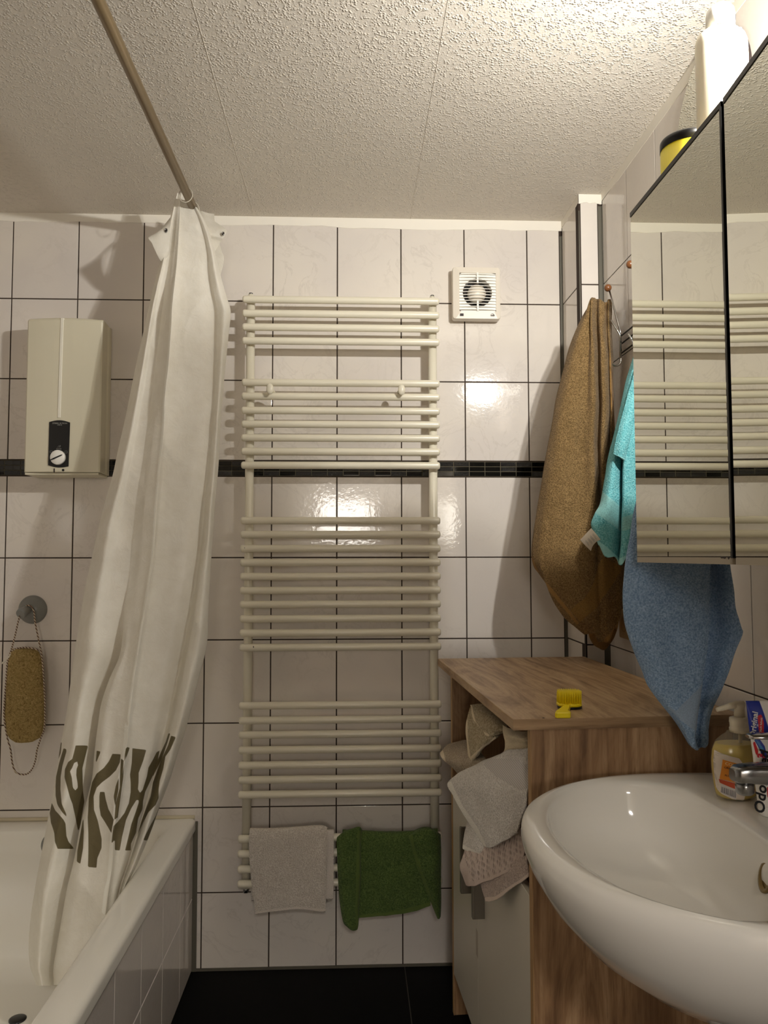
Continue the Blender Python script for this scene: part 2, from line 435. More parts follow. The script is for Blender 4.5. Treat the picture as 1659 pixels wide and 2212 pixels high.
# painted strips where the tiles meet the ceiling
def strip(name,p0,p1,nd,h,t=.0012,n=60,seed=0,label=None):
    p0,p1,nd=Vector(p0),Vector(p1),Vector(nd); r=random.Random(seed); mb=MB(); top=[];bot=[];tf=[];bf=[]
    w=0
    for i in range(n+1):
        p=p0.lerp(p1,i/n); w=.8*w+r.uniform(-.0025,.0025); z=ZC-h(i/n)+w
        top.append(mb.bm.verts.new((p.x,p.y,ZC))); bot.append(mb.bm.verts.new((p.x,p.y,z)))
        q=p+nd*t; tf.append(mb.bm.verts.new((q.x,q.y,ZC))); bf.append(mb.bm.verts.new((q.x,q.y,z+.0006)))
    for i in range(n):
        mb.face([tf[i],bf[i],bf[i+1],tf[i+1]]); mb.face([bf[i],bot[i],bot[i+1],bf[i+1]])
    tag(mb.obj(name,M['paint']),label,None,None,'structure')
strip('trim_2',(XL,D,0),(XP,D,0),(0,-1,0),lambda t:.024+.014*t,seed=3,label='white painted strip above the back wall tiles')
strip('trim_3',(XP,YP,0),(XR,YP,0),(0,-1,0),lambda t:.030,n=14,seed=5)
strip('trim_4',(XR,YP,0),(XR,YF,0),(-1,0,0),lambda t:.022+.01*math.sin(9*t),n=90,seed=6)
strip('trim_5',(XP,D,0),(XP,YP,0),(-1,0,0),lambda t:.024,n=14,seed=8)
# soft joints in the corners
mb=MB(); mb.box((XP-.0078,D-.0015,0),(XP,D+.002,ZC-.05)); mb.box((XP-.0015,D-.0045,0),(XP,D,ZC-.05))
tag(mb.obj('trim_6',M['silicone']),None,None,None,'structure')
mb=MB(); mb.box((XR-.0125,YP-.0015,0),(XR,YP+.002,ZC-.036)); mb.box((XR-.0018,YP-.006,0),(XR,YP,ZC-.036))
tag(mb.obj('trim_7',M['silicone']),None,None,None,'structure')
mb=MB(); mb.box((XP-.0004,YP-.0004,0),(XP+.0022,YP+.0022,ZC-.05))
tag(mb.obj('trim_8',M['silicone']),None,None,None,'structure')
mb=MB(); mb.box((XL,D-.006,0),(XP,D,.006))
tag(mb.obj('baseboard_back',M['silicone']),None,None,None,'structure')
# mosaic band of little glass tiles
def mosaic(name,org,ud,nd,u0,u1,ph,seed,label):
    org,ud,nd=Vector(org),Vector(ud),Vector(nd); mb=MB(); r=random.Random(seed)
    def P(u,z,h): return org+ud*u+Vector((0,0,z))+nd*h
    mb.mi=0; mb.prism([P(u0,1.4935,-.0005),P(u1,1.4935,-.0005),P(u1,1.5405,-.0005),P(u0,1.5405,-.0005)],nd*-.004)
    pitch=.0497; k0=math.floor((u0-ph)/pitch)-1
    for k in range(k0,k0+int((u1-u0)/pitch)+4):
        a,b=ph+k*pitch+.0007,ph+(k+1)*pitch-.0007; a,b=max(a,u0+.001),min(b,u1-.001)
        if b-a<.006: continue
        for j in range(3):
            z0=1.4943+j*.0155; z1=z0+.0143; mb.mi=2 if r.random()<.30 else 1
            c=.0008; lo=[mb.bm.verts.new(P(u,z,-.001)) for u,z in ((a,z0),(b,z0),(b,z1),(a,z1))]
            hi=[mb.bm.verts.new(P(u,z,.0004)) for u,z in ((a+c,z0+c),(b-c,z0+c),(b-c,z1-c),(a+c,z1-c))]
            mb.face(hi)
            for q in range(4): mb.face([lo[q],lo[(q+1)%4],hi[(q+1)%4],hi[q]])
    tag(mb.obj(name,[M['mgrout'],M['mosaic'],M['ripple']]),label,None,None,'structure')
mosaic('trim_9',(0,D,0),(1,0,0),(0,-1,0),XL,XP-.008,onY(980,1012,D).x,11,'black glass mosaic band across the back wall')
mosaic('trim_17',(XL,YF,0),(0,1,0),(1,0,0),.01,D-YF,.03,15,None)
mosaic('trim_10',(XR,YP,0),(0,-1,0),(-1,0,0),.006,YP-YF,.02,12,None)
mosaic('trim_11',(XP,D,0),(0,-1,0),(-1,0,0),.004,D-YP-.004,.01,13,None)
mosaic('trim_12',(XP,YP,0),(1,0,0),(0,-1,0),.005,XR-XP-.012,.0,14,None)

# ================================================================== lights of the place
LY,LZ=.92,2.095
lamp=thing('wall_lamp',(XR-.012,LY,LZ-.02),'chrome wall lamp with two bulbs on an arm above the mirror cabinet','lamp')
MB().lathe([(.001,0),(.05,.0),(.05,.012),(.035,.02),(.001,.02)],(XR+.001,LY,LZ-.02),(-1,0,0)).obj('base',M['chrome'],lamp)
M['bulb'].node_tree.nodes['Principled BSDF'].inputs['Emission Strength'].default_value=BULB
MB().tube([(XR-.018,LY,LZ+.03),(.70,LY,LZ+.05),(.63,LY,LZ+.05)],.006).obj('arm',M['chrome'],lamp)
MB().tube([(XR-.014,LY,LZ-.015),(XR-.03,LY,LZ+.01),(XR-.03,LY,LZ+.028)],.006).obj('arm',M['chrome'],lamp)
for b,wt_ in ((Vector((.695,LY,LZ)),WATT),(Vector((.635,LY,LZ+.006)),WATT*.45)):
    ax=Vector(AIM).normalized(); c=b-ax*.012
    MB().tube([b-ax*.02,b-ax*.03+Vector((0,0,.02)),Vector((b.x,LY,LZ+.05))],.005).obj('socket',M['chrome'],lamp)
    MB().sphere(b,.017,20,(1,1,1.15)).obj('bulb',M['bulb'],lamp)
    sh=MB(); sh.lathe([(.010,-.022),(.021,-.014),(.024,-.004),(.025,.0),(.0235,.0),(.0225,-.004),(.0195,-.013),(.009,-.021)],c,ax,n=28,cap=False); sh.obj('lamp_shade',M['chrome'],lamp)
    L=bpy.data.lights.new('lamp_light','SPOT'); L.energy=wt_; L.color=LCOL; L.shadow_soft_size=.016; L.spot_size=math.radians(CONE); L.spot_blend=1.0
    lo=bpy.data.objects.new('lamp_light',L); COL.objects.link(lo); lo.parent=lamp; lo.location=(b+ax*.030)-lamp.location; lo.rotation_euler=(-ax).to_track_quat('Z','Y').to_euler()
# ================================================================== towel radiator
YBAR,YPOST=2.345,2.372; RB,RPOST=.0112,.0133
bars_px=[649,679,708.5,738, 827.6,857.2,887.7,917,946.5,975.7,1005.5, 1124.8,1154.6,1184.8,1215,1245,1275,1305,1336,1366.5,1397.6,
 1522.8,1554.5,1585.5,1618.3,1650.8,1682.3,1714.2, 1808.5,1841,1873.8,1905.5]
bz=[onY(740,y,YBAR).z for y in bars_px]
XA=(onY(527,648,YBAR).x+onY(508.6,1809,YBAR).x+onY(521.7,1214,YBAR).x)/3; XB=(onY(952,650,YBAR).x+onY(950.8,1714,YBAR).x)/2
XPA=(onY(544.1,700,YPOST).x+onY(530,1760,YPOST).x)/2; XPB=(onY(937.5,780,YPOST).x+onY(936,1760,YPOST).x)/2
rad=thing('towel_radiator',((XA+XB)/2,YPOST,bz[-1]-.03),'tall cream towel radiator with groups of horizontal bars on the back wall','radiator')
for x in (XPA,XPB):
    MB().lathe([(RPOST,bz[-1]-.022),(RPOST,bz[0]+.012)],(x,YPOST,0),n=24).obj('post',M['enamel'],rad)
    cap=MB().lathe([(.0135,0),(.0135,.004),(.010,.009),(.0075,.0095),(.0075,.013)],(x,YPOST,bz[0]+.011),n=20).obj('air_vent',M['enamel'],rad)
    mb=MB().lathe([(.0062,0),(.0062,.005),(.003,.0055)],(x,YPOST,bz[0]+.0235),n=6); mb.obj('vent_screw',M['chromed'],cap)
    MB().lathe([(.0085,-.014),(.0085,0)],(x,YPOST,bz[-1]-.021),n=6).obj('drain_plug',M['chromed'],rad)
    for z in ((bz[3]+bz[4])/2,(bz[20]+bz[21])/2):
        pass
    for z in (bz[1],bz[-3]):
        MB().tube([(x,YPOST,z),(x,D+.001,z)],.009).obj('wall_bracket',M['enamel'],rad)
bar_me=None
for z in bz:
    if bar_me is None:
        o=MB().cap_tube((XA,YBAR,z),(XB,YBAR,z),RB,20).obj('bar',M['enamel'],rad); bar_me=o; z_first=z
    else:
        o=bar_me.copy(); COL.objects.link(o); o.parent=rad; o.location=(0,0,z-z_first)
for px,py in ((583,840),(867.5,842)):
    c=onY(px,py,YBAR-.030); s_=1 if px<700 else -1
    MB().sphere(c,.0115,20,(.95,.62,1.45)).obj('towel_peg',M['enamel'],rad)
    MB().tube([c+Vector((.002*s_,.004,0)),c+Vector((.006*s_,.030,.0)),c+Vector((.012*s_,.046,-.010))],[.006,.0055,.005]).obj('peg_stem',M['enamel'],rad)
# chipped enamel marks on two bars
for px,py,a in ((547.5,1397.5,-.6),(528.5,1183.5,-.4)):
    c=onY(px,py,YBAR-RB-.0002); L=.0045 if py>1300 else .0016
    MB().sphere(c,.001,8,(1.2,.5,3.2*L/.0045)).obj('enamel_chip',M['blackm'],rad)
# ================================================================== towels on the lowest bars
M['whiteterry']=terry('white_terry',srgb(186,176,165),srgb(232,226,216),340,.9,hem=srgb(222,213,203))
M['green']=terry('green_terry',srgb(58,78,38),srgb(104,124,70),300,.8,hem=srgb(92,110,58))
zt=bz[28]
yb,yf=YBAR+.018,YBAR-.020
def R(y,*xs,Y=None): return [(x,y,Y) for x in xs]
def row(py,Y,*xs): return [(x,py if not isinstance(x,tuple) else x[1],Y) for x in xs]
rows=[[(x,1945,yb+.006) for x in (543,590,640,690,712)],
      [(x,1870,yb+.003) for x in (541,590,640,690,712)],
      [(x,1800,yb) for x in (540,590,640,690,713)],
      [(541,1790,YBAR+.004),(590,1790,YBAR+.003),(640,1788,YBAR+.004),(690,1785,YBAR),(708,1789,YBAR)],
      [(539,1797,yf),(590,1796,yf-.002),(640,1793,yf-.001),(690,1790,yf),(706,1794,yf)],
      [(538,1840,yf-.003),(590,1840,yf-.008),(640,1840,yf-.004),(685,1838,yf-.006),(706,1838,yf-.004)],
      [(543,1900,yf-.002),(590,1900,yf-.010),(640,1900,yf-.003),(685,1898,yf-.009),(705,1898,yf-.004)],
      [(548,1945,yf-.001),(592,1940,yf-.008),(640,1938,yf-.002),(685,1938,yf-.008),(704,1938,yf-.003)],
      [(552,1974,yf-.001),(596,1968,yf-.006),(645,1963,yf-.001),(690,1968,yf-.006),(703,1968,yf-.003)]]
wt=sheet('white_towel',rows,70,110,M['whiteterry'],None,onY(625,1790,YBAR),thick=.004,wr=.0015,wfs=20,polys={'hem':[[(550,1969),(596,1962),(645,1958),(703,1963),(703,1980),(550,1980)]]})
tag(wt,'white terry towel folded over the lowest radiator bars, left of the green towel','towel')
rows=[[(x,1942,yf+.006+.001*i) for i,x in enumerate((702,708,714,717,720))]]+[[(x,y,yf+.006) for x in (704,708,714,718,721)] for y in (1900,1850,1800)]+[[(x,1792,YBAR) for x in (704,708,713,717,720)]]
sheet('inner_fold',rows,12,40,M['whiteterry'],wt,thick=.003,polys={'hem':[[(690,1700),(730,1700),(730,2000),(690,2000)]]})
wt.children[0].location=wt.children[0].location
# green towel: centre panel and two turned-over flaps
rows=[[(x,1930,yb+.006) for x in (742,790,850,900,945)],
      [(x,1850,yb+.003) for x in (740,790,850,900,945)],
      [(x,1802,yb) for x in (740,790,850,900,945)],
      [(740,1793,YBAR),(790,1796,YBAR),(850,1798,YBAR),(900,1795,YBAR),(945,1792,YBAR)],
      [(742,1803,yf),(790,1804,yf),(850,1806,yf),(900,1803,yf),(945,1800,yf)],
      [(745,1860,yf-.002),(790,1860,yf-.004),(850,1860,yf-.008),(900,1860,yf-.003),(940,1860,yf)],
      [(750,1920,yf),(790,1920,yf-.003),(850,1922,yf-.010),(900,1920,yf-.004),(935,1915,yf)],
      [(755,1960,yf),(790,1958,yf-.003),(850,1960,yf-.006),(900,1950,yf-.004),(930,1940,yf)],
      [(757,1985,yf),(795,1980,yf-.003),(850,1976,yf-.006),(895,1968,yf-.004),(930,1955,yf)]]
gt=sheet('green_towel',rows,70,100,M['green'],None,onY(840,1795,YBAR),thick=.004,wr=.003,wfs=22,seed=3,polys={'hem':[[(755,1982),(795,1973),(850,1969),(930,1948),(930,1990),(755,1990)]]})
tag(gt,'green terry towel with turned-over flaps on the lowest radiator bars','towel')
rows=[[(738,1806,YBAR+.006),(748,1796,YBAR+.004),(765,1790,YBAR+.002),(776,1788,YBAR),(782,1795,YBAR)],
      [(728,1812,yf-.006),(742,1802,yf-.012),(760,1796,yf-.013),(776,1792,yf-.010),(781,1798,yf-.002)],
      [(729,1850,yf-.010),(742,1850,yf-.020),(758,1850,yf-.018),(774,1845,yf-.016),(779,1845,yf-.003)],
      [(731,1900,yf-.010),(742,1900,yf-.022),(758,1900,yf-.018),(775,1895,yf-.017),(779,1895,yf-.003)],
      [(735,1950,yf-.009),(744,1952,yf-.020),(758,1955,yf-.018),(772,1950,yf-.015),(776,1945,yf-.003)],
      [(742,1990,yf-.008),(750,1995,yf-.018),(760,2000,yf-.018),(772,1995,yf-.012),(774,1985,yf-.004)],
      [(750,2000,yf-.008),(756,2006,yf-.014),(763,2009,yf-.014),(771,2007,yf-.010),(773,1996,yf-.004)]]
sheet('turned_flap',rows,50,90,M['green'],gt,thick=.003,wr=.003,wfs=24,seed=5,polys={'hem':[[(772,1795),(790,1795),(790,2000),(770,2010),(767,1980),(769,1900)]]})
rows=[[(880,1802,YBAR),(905,1790,YBAR-.002),(925,1787,YBAR-.004),(940,1795,YBAR),(952,1802,YBAR+.01)],
      [(884,1810,yf-.006),(908,1800,yf-.014),(928,1796,yf-.016),(942,1802,yf-.012),(951,1808,yf)],
      [(892,1840,yf-.006),(912,1840,yf-.016),(930,1840,yf-.022),(944,1840,yf-.014),(952,1840,yf)],
      [(905,1880,yf-.005),(920,1880,yf-.016),(934,1880,yf-.022),(945,1880,yf-.014),(952,1880,yf)],
      [(920,1920,yf-.004),(930,1920,yf-.014),(938,1920,yf-.018),(946,1920,yf-.012),(952,1920,yf)],
      [(934,1955,yf-.003),(939,1955,yf-.010),(943,1955,yf-.014),(948,1955,yf-.010),(952,1955,yf)],
      [(945,1982,yf-.003),(946,1984,yf-.006),(948,1985,yf-.008),(949,1984,yf-.006),(951,1980,yf)]]
sheet('turned_flap',rows,50,90,M['green'],gt,thick=.003,wr=.003,wfs=24,seed=9,polys={'hem':[[(878,1800),(890,1800),(899,1840),(912,1880),(927,1920),(948,1985),(940,1985),(905,1900),(885,1840)]]})

# ================================================================== extractor fan
fc=onY(1030.5,631,D-.05); FWX=.0755; FHZ=.083
fan=thing('extractor_fan',(fc.x,D,fc.z-FHZ),'square ivory extractor fan with slatted grille high on the back wall','fan')
def rrect(w,h,r,n=6):
    P=[]
    for cx,cz,a0 in ((w-r,h-r,0),(-w+r,h-r,PI/2),(-w+r,-h+r,PI),(w-r,-h+r,1.5*PI)):
        for k in range(n+1): a=a0+PI/2*k/n; P.append((cx+r*math.cos(a),cz+r*math.sin(a)))
    return P
mb=MB(); prof=[]
for sc,dy in ((.93,0),(.93,.012),(1,.014),(1,.036),(.985,.040)):
    ring=[]
    for x,z in rrect(FWX*sc,FHZ*sc,.008*sc):
        bul=.010*(1-(x/FWX)**2) if dy>.02 else 0
        ring.append((fc.x+x,D-dy-bul,fc.z+z))
    prof.append(ring)
mb.loft(prof,True,False)
# front face with a square opening: outer ring -> inner opening
GX0,GX1=(992-1030.5)/1680*2.385,(1073.5-1030.5)/1680*2.385; GZ0,GZ1=(631-672.5)/1680*2.385,(631-586.5)/1680*2.385
last=prof[-1]; inn=[]
for (x,z) in rrect(FWX*.985,FHZ*.985,.008):
    k=max(abs(x)/(FWX*.985),abs(z)/(FHZ*.985)); x2,z2=x/FWX/.985/k,z/FHZ/.985/k
    gx=(GX1 if x2>0 else -GX0)*x2; gz=(GZ1 if z2>0 else -GZ0)*z2
    inn.append((fc.x+gx,D-.040-.010*(1-(gx/FWX)**2),fc.z+gz))
inn2=[(p[0],p[1]+.008,p[2]) for p in inn]
mb.loft([last,inn,inn2],False,False,smooth=False)
mb.obj('front_cover',M['fanplate'],fan)
cz0=fc.z+(631-630.5)/1680*2.385; cx0=fc.x+(1032.2-1030.5)/1680*2.385; RH=32.5/1680*2.385
# inner panel with round hole
mb=MB(); n=48; yy=D-.041
outer=[]
for k in range(n):
    a=2*PI*k/n; c,s_=math.cos(a),math.sin(a); t=min((GX1-.0 if c>0 else -GX0)/max(abs(c),1e-6),(GZ1 if s_>0 else -GZ0)/max(abs(s_),1e-6))
    outer.append((fc.x+c*t,yy,fc.z+s_*t))
hole=[(cx0+RH*math.cos(2*PI*k/n),yy,cz0+RH*math.sin(2*PI*k/n)) for k in range(n)]
hole2=[(p[0],D-.005,p[2]) for p in hole]
mb.loft([outer,hole],False,False,smooth=False); mb.loft([hole,hole2],False,False)
mb.obj('inner_panel',M['white'],fan)
MB().lathe([(RH*.995,0),(RH*.995,.004)],(cx0,D-.0105,cz0),(0,1,0),n=32).obj('duct',M['blackm'],fan)
MB().lathe([(20.5/1680*2.385,0),(20.5/1680*2.385,.012),(.024,.020),(.015,.026),(.004,.0285),(.001,.0287)],(cx0,D-.0195,cz0+.001),(0,-1,0),n=32).obj('motor_hub',M['fanplate'],fan)
for k in range(5):
    a=2*PI*k/5+.4; mb=MB(); c=Vector((cx0+.037*math.cos(a),D-.016,cz0+.037*math.sin(a))); t=Vector((-math.sin(a),0,math.cos(a))); ra=Vector((math.cos(a),0,math.sin(a)))
    mb.prism([c-ra*.010-t*.006+Vector((0,-.004,0)),c+ra*.008-t*.009+Vector((0,-.005,0)),c+ra*.008+t*.009+Vector((0,.004,0)),c-ra*.010+t*.006+Vector((0,.003,0))],(0,.0012,0)); mb.obj('fan_blade',M['dark'],fan)
mb=MB(); ns=13
for k in range(ns):
    z=fc.z+GZ0+(GZ1-GZ0)*(k+.5)/ns
    xs_=[GX0+(GX1-GX0)*j/12 for j in range(13)]
    f_=[(fc.x+x,D-.0425-.0095*(1-(x/FWX)**2),z) for x in xs_]
    for a,b in zip(f_,f_[1:]):
        mb.hexa([(a[0],a[1],z-.0012),(b[0],b[1],z-.0012),(b[0],b[1]+.007,z-.0002),(a[0],a[1]+.007,z-.0002),(a[0],a[1],z+.0004),(b[0],b[1],z+.0004),(b[0],b[1]+.007,z+.0014),(a[0],a[1]+.007,z+.0014)])
mb.box((cx0-.0028,D-.0495,fc.z+GZ0),(cx0+.0028,D-.046,cz0-.026)); mb.box((cx0-.0028,D-.0495,cz0+.028),(cx0+.0028,D-.046,fc.z+GZ1))
mb.obj('grille',M['white'],fan)
fr=lambda px,py,Y=D-.0515: onY(px,py,Y)
a,b=fr(994,677,D-.0462),fr(1001.5,682,D-.0462); MB().box((a.x,D-.0468,a.z),(b.x,D-.043,b.z)).obj('indicator_window',M['dark'],fan)
mb=MB(); q=fr(1064.5,680.5,D-.0465)
mb.tube([q+Vector((.0055*math.cos(t)-.001,.0008,.0035*math.sin(t)+.0005)) for t in [PI*k/10 for k in range(11)]],.0005,6)
mb.obj('maker_emblem',M['darktext'],fan)
text('maker_name','Airfan',.0052,q+Vector((0,-.0004,-.0012)),(1,0,0),(0,0,1),M['darktext'],fan,bold=.0002)

# ================================================================== water heater
YH=D-.105
hA=onY(61.4,685.5,YH); hB=onY(50.6,1019.7,YH); hC=onY(221,688,YH); hD=onY(212.7,1021,YH); hE=onY(240.3,706,D-.015); hF=onY(231.9,1028,D-.015)
x0=(hA.x+hB.x)/2; x1=(hC.x+hD.x)/2; x2=(hE.x+hF.x)/2; zt_=(hA.z+hC.z)/2; zb_=(hB.z+hD.z)/2
heat=thing('water_heater',((x0+x1)/2,D,zb_),'cream wall mounted electric water heater with black control strip','water heater')
prof=[(x0-.010,D-.004),(x0-.010,D-.030),(x0,YH+.004),(x0+.004,YH)]
for k in range(1,8): t=k/8; prof.append((x0+(x1-x0)*t,YH-.009*math.sin(PI*t)))
prof+=[(x1-.001,YH),(x1+.003,YH+.003),(x2-.003,D-.033),(x2,D-.022),(x2,D-.004)]
mb=MB(); rings=[]
for z,k in ((zb_,.0),(zb_+.0015,.002),(zt_-.010,.002),(zt_-.004,-.001),(zt_-.001,-.006),(zt_,-.012)):
    rings.append([(x,y-(k if y<D-.01 else 0),z-(.010*((x-(x0+x1)/2)/(x1-x0))**2 if z>zt_-.02 else 0)) for x,y in prof])
mb.loft(rings,True,True,True,False)
mb.obj('housing',M['heater'],heat)
# bottom tray that shows below the hood
mb=MB(); mb.prism([(x0+.002,YH+.002,zb_-.001),(x1-.002,YH+.002,zb_-.001),(x2-.004,D-.01,zb_-.001),(x0+.004,D-.01,zb_-.001)],(0,0,-.006)); mb.obj('base_tray',M['heater'],heat)
yfh=YH-.0112
hp=lambda px,py,dy=0: onY(px,py,yfh-dy)
a,b=hp(134.5,684.5),hp(127.5,899)
mb=MB(); w_=.0062
mb.prism([(a.x-w_,yfh+.002,a.z-.004),(a.x-w_*.5,yfh-.0022,a.z-.004),(a.x+w_*.5,yfh-.0022,a.z-.004),(a.x+w_,yfh+.002,a.z-.004)],(b.x-a.x,0,b.z-a.z)); mb.obj('front_rib',M['heaterw'],heat)
# black control strip with an arched top
tl,tr,bl,br=hp(106.3,911.5,.0015),hp(151,912.5,.0015),hp(104.2,1005),hp(148,1007.5)
poly=[Vector((bl.x,yfh-.0012,bl.z))]
for k in range(9): t=k/8; p=bl.lerp(br,t); poly.append(Vector((p.x,yfh-.0012,p.z-.005*math.sin(PI*t))))
poly.append(Vector((br.x,yfh-.0012,br.z)))
for k in range(9): t=1-k/8; p=tl.lerp(tr,t); poly.append(Vector((p.x,yfh-.0012,p.z+.006*math.sin(PI*t))))
strip_=MB().prism(poly,(0,.006,0)).obj('control_strip',M['black'],heat)
kc=hp(126.2,988.5); KR=15.6/1680*yfh
knob=MB().lathe([(KR*1.03,-.002),(KR,.008),(KR*.93,.011),(.001,.0112)],(kc.x,yfh,kc.z),(0,-1,0),n=40).obj('dial',M['white'],heat)
mb=MB(); d=Vector((math.cos(math.radians(25)),0,math.sin(math.radians(25)))); nrm=Vector((-d.z,0,d.x)); c=Vector((kc.x,yfh-.0113,kc.z))
mb.prism([c-d*KR*.95-nrm*.0012,c-d*KR*.5-nrm*.0022,c+d*KR*.6-nrm*.0018,c+d*KR*.85,c+d*KR*.6+nrm*.0018,c-d*KR*.5+nrm*.0022,c-d*KR*.95+nrm*.0012],(0,-.0012,0)); mb.obj('pointer',M['black'],knob)
t0=hp(129,914.5,.002); text('maker_name','STIEBEL ELTRON',.0058,(t0.x,yfh-.0016,t0.z),(1,0,.0),(0,0,1),M['greytext'],strip_)
t0=hp(129,918,.002); text('model_mark','DHB 21',.0042,(t0.x,yfh-.0016,t0.z),(1,0,0),(0,0,1),M['greytext'],strip_)
mb=MB()
def frame_px(x0,y0,x1,y1,t=.0004):
    a,b=hp(x0,y0),hp(x1,y1); y=yfh-.0016
    for p,q in (((a.x,a.z),(b.x,a.z)),((b.x,a.z),(b.x,b.z)),((b.x,b.z),(a.x,b.z)),((a.x,b.z),(a.x,a.z))):
        mb.tube([(p[0],y,p[1]),(q[0],y,q[1])],t,5)
frame_px(123,968.5,132,971.5); frame_px(140.5,974.5,145.5,979); frame_px(108.5,974,113.5,978)
for q in (((125,966),(128,962.5)),((128,966),(131,962)),((130,966),(131,963.5))):
    a,b=hp(*q[0]),hp(*q[1]); mb.tube([(a.x,yfh-.0016,a.z),(b.x,yfh-.0016,b.z)],.0004,5)
mb.obj('tap_symbols',M['greytext'],strip_)
mb=MB(); a,b=hp(116,1012),hp(118,1021); mb.box((a.x,yfh+.001,a.z),(b.x,yfh-.0008,b.z)); mb.obj('slot',M['dark'],heat)
c=hp(136.5,1015.5); MB().lathe([(.0035,0),(.0035,.003)],(c.x,yfh+.002,c.z),(0,-1,0),n=16).obj('screw_hole',M['blackm'],heat)

# ================================================================== suction hook and loofah
YK=D-.004
hc=onY(70,1317,YK)
hk=thing('suction_hook',(hc.x,D,hc.z-.04),'grey plastic suction hook holding the loofah on the back wall','hook')
RHK=30/1680*2.42
MB().lathe([(RHK,0),(RHK,.003),(RHK*.86,.010),(RHK*.55,.018),(RHK*.3,.023),(.001,.024)],(hc.x,D,hc.z),(0,-1,0),n=36).obj('suction_cup',M['hook'],hk)
p0=onY(66,1313,D-.022); p1=onY(56,1318,D-.040); p2=onY(47,1325,D-.056)
mb=MB().tube([p0,p1,p2,p2+(p2-p1)*.35],[.010,.0125,.0165,.0145],18); mb.obj('hook_lever',M['hook'],hk)
# rope loop and loofah pad
YL=D-.050
M['rope']=NT('twisted_cord').m
t=NT('twisted_cord'); w_=t.n('ShaderNodeTexWave',wave_type='BANDS',bands_direction='DIAGONAL'); w_.inputs['Scale'].default_value=70; t.l(t.coord(),w_.inputs['Vector'])
t.set(Base_Color=t.ramp(w_.outputs['Fac'],[(.42,srgb(205,192,168)),(.55,srgb(96,66,58))]),Roughness=.9); M['rope']=t.m
t=NT('loofah_fibre'); v=t.coord(); n=t.noise(v,70,5,.7,2.6); n2=t.noise(v,420,3,.7,1.5)
t.set(Base_Color=t.ramp(t.math('ADD',t.math('MULTIPLY',n,.6),t.math('MULTIPLY',n2,.4)),[(.36,srgb(120,92,46)),(.48,srgb(196,166,100)),(.62,srgb(232,206,142))]),Roughness=.95); t.bump(t.math('ADD',n,n2),1,.006); M['loofah']=t.m
lc=onY(53,1500,YL)
loo=thing('loofah',(lc.x,D,onY(53,1600,YL).z),'yellow brown loofah scrubber on a rope hanging from the suction hook','loofah')
mb=MB(); rings=[]
top=[(26,1401,76),(20,1410,85),(16,1430,91),(13,1470,95),(11,1520,96),(9,1555,96),(12,1580,93),(20,1594,86),(32,1602,72)]
for (xa,y,xb) in top:
    a,b=onY(xa,y,YL),onY(xb,y,YL); rx=(b.x-a.x)/2; c=(a+b)/2; ring=[]
    for k in range(48):
        an=2*PI*k/48; q=c+Vector((rx*math.cos(an),.017*math.sin(an)*min(1,rx/.03),0))
        nn=noise.noise(q*60)*.0022+noise.noise(q*170)*.0011
        ring.append(q+Vector((math.cos(an),math.sin(an),0))*nn)
    rings.append(ring)
R2=[]
for i in range(len(rings)-1):
    for j in range(6):
        f=j/6; R2.append([a.lerp(b,f)+Vector((0,noise.noise(a.lerp(b,f)*140)*.0018,0)) for a,b in zip(rings[i],rings[i+1])])
R2.append(rings[-1])
mb.loft(R2); mb.obj('fibre_pad',M['loofah'],loo)
def rope(pts): return MB().tube([onY(x,y,Y) for x,y,Y in pts],.0023,8)
def smooth_pts(pts,n=6):
    A=np.array(pts,float)[:,None,:]; A=cr_up(A,n*(len(pts)-1)+1,0); return [tuple(x[0]) for x in A]
loopL=[(43,1330,D-.058),(40,1340,D-.055),(32,1375,D-.05),(24,1405,YL-.006),(16,1430,YL-.008),(13,1470,YL-.006),(9,1530,YL-.006),(10,1560,YL-.008),(16,1595,YL-.006),(23,1620,YL),(26,1645,YL),(32,1665,YL),(42,1672,YL),(58,1672,YL),(70,1660,YL),(77,1640,YL),(80,1620,YL),(88,1595,YL-.006),(96,1570,YL-.008),(97,1520,YL-.008),(94,1460,YL-.008),(90,1415,YL-.006),(83,1380,D-.048),(76,1345,D-.045),(73,1320,D-.041),(66,1309,D-.040),(56,1308,D-.042)]
rope(smooth_pts(loopL)).obj('rope_loop',M['rope'],loo)
rope(smooth_pts([(25,1406,YL-.010),(40,1400,YL-.012),(62,1399,YL-.012),(84,1404,YL-.010)])).obj('rope_band',M['rope'],loo)
rope(smooth_pts([(24,1412,YL-.008),(16,1423,YL-.008),(9,1429,YL-.006),(4,1433,YL-.004)])).obj('rope_end',M['ring'],loo)
# ================================================================== bathtub
XT=-.475; ZR=.450
tub=thing('bathtub',(-.86,1.6,0),'white built-in bathtub with tiled side along the left of the room','bathtub')
def rr(x0,x1,y0,y1,r,z,n=8):
    P=[]
    for cx,cy,a0 in ((x1-r,y1-r,0),(x0+r,y1-r,PI/2),(x0+r,y0+r,PI),(x1-r,y0+r,1.5*PI)):
        for k in range(n+1): a=a0+PI/2*k/n; P.append((cx+r*math.cos(a),cy+r*math.sin(a),z))
    return P
O=(XL+.002,XT,.70,D-.0005)
def off(o,k,r,z): return rr(o[0]+k,o[1]-k,o[2]+k,o[3]-k,r,z)
def offx(a,r,z): return rr(O[0]+a[0],O[1]-a[1],O[2]+a[2],O[3]-a[3],r,z)
rings=[offx((0,0,0,0),.003,ZR-.034),offx((0,0,0,0),.003,ZR-.014)]
for k in range(1,7): a=PI/2*k/6; e=.014*(1-math.cos(a)); rings.append(offx((e*.2,e,e*.2,e*.1),.004+e*.3,ZR-.014+.014*math.sin(a)))
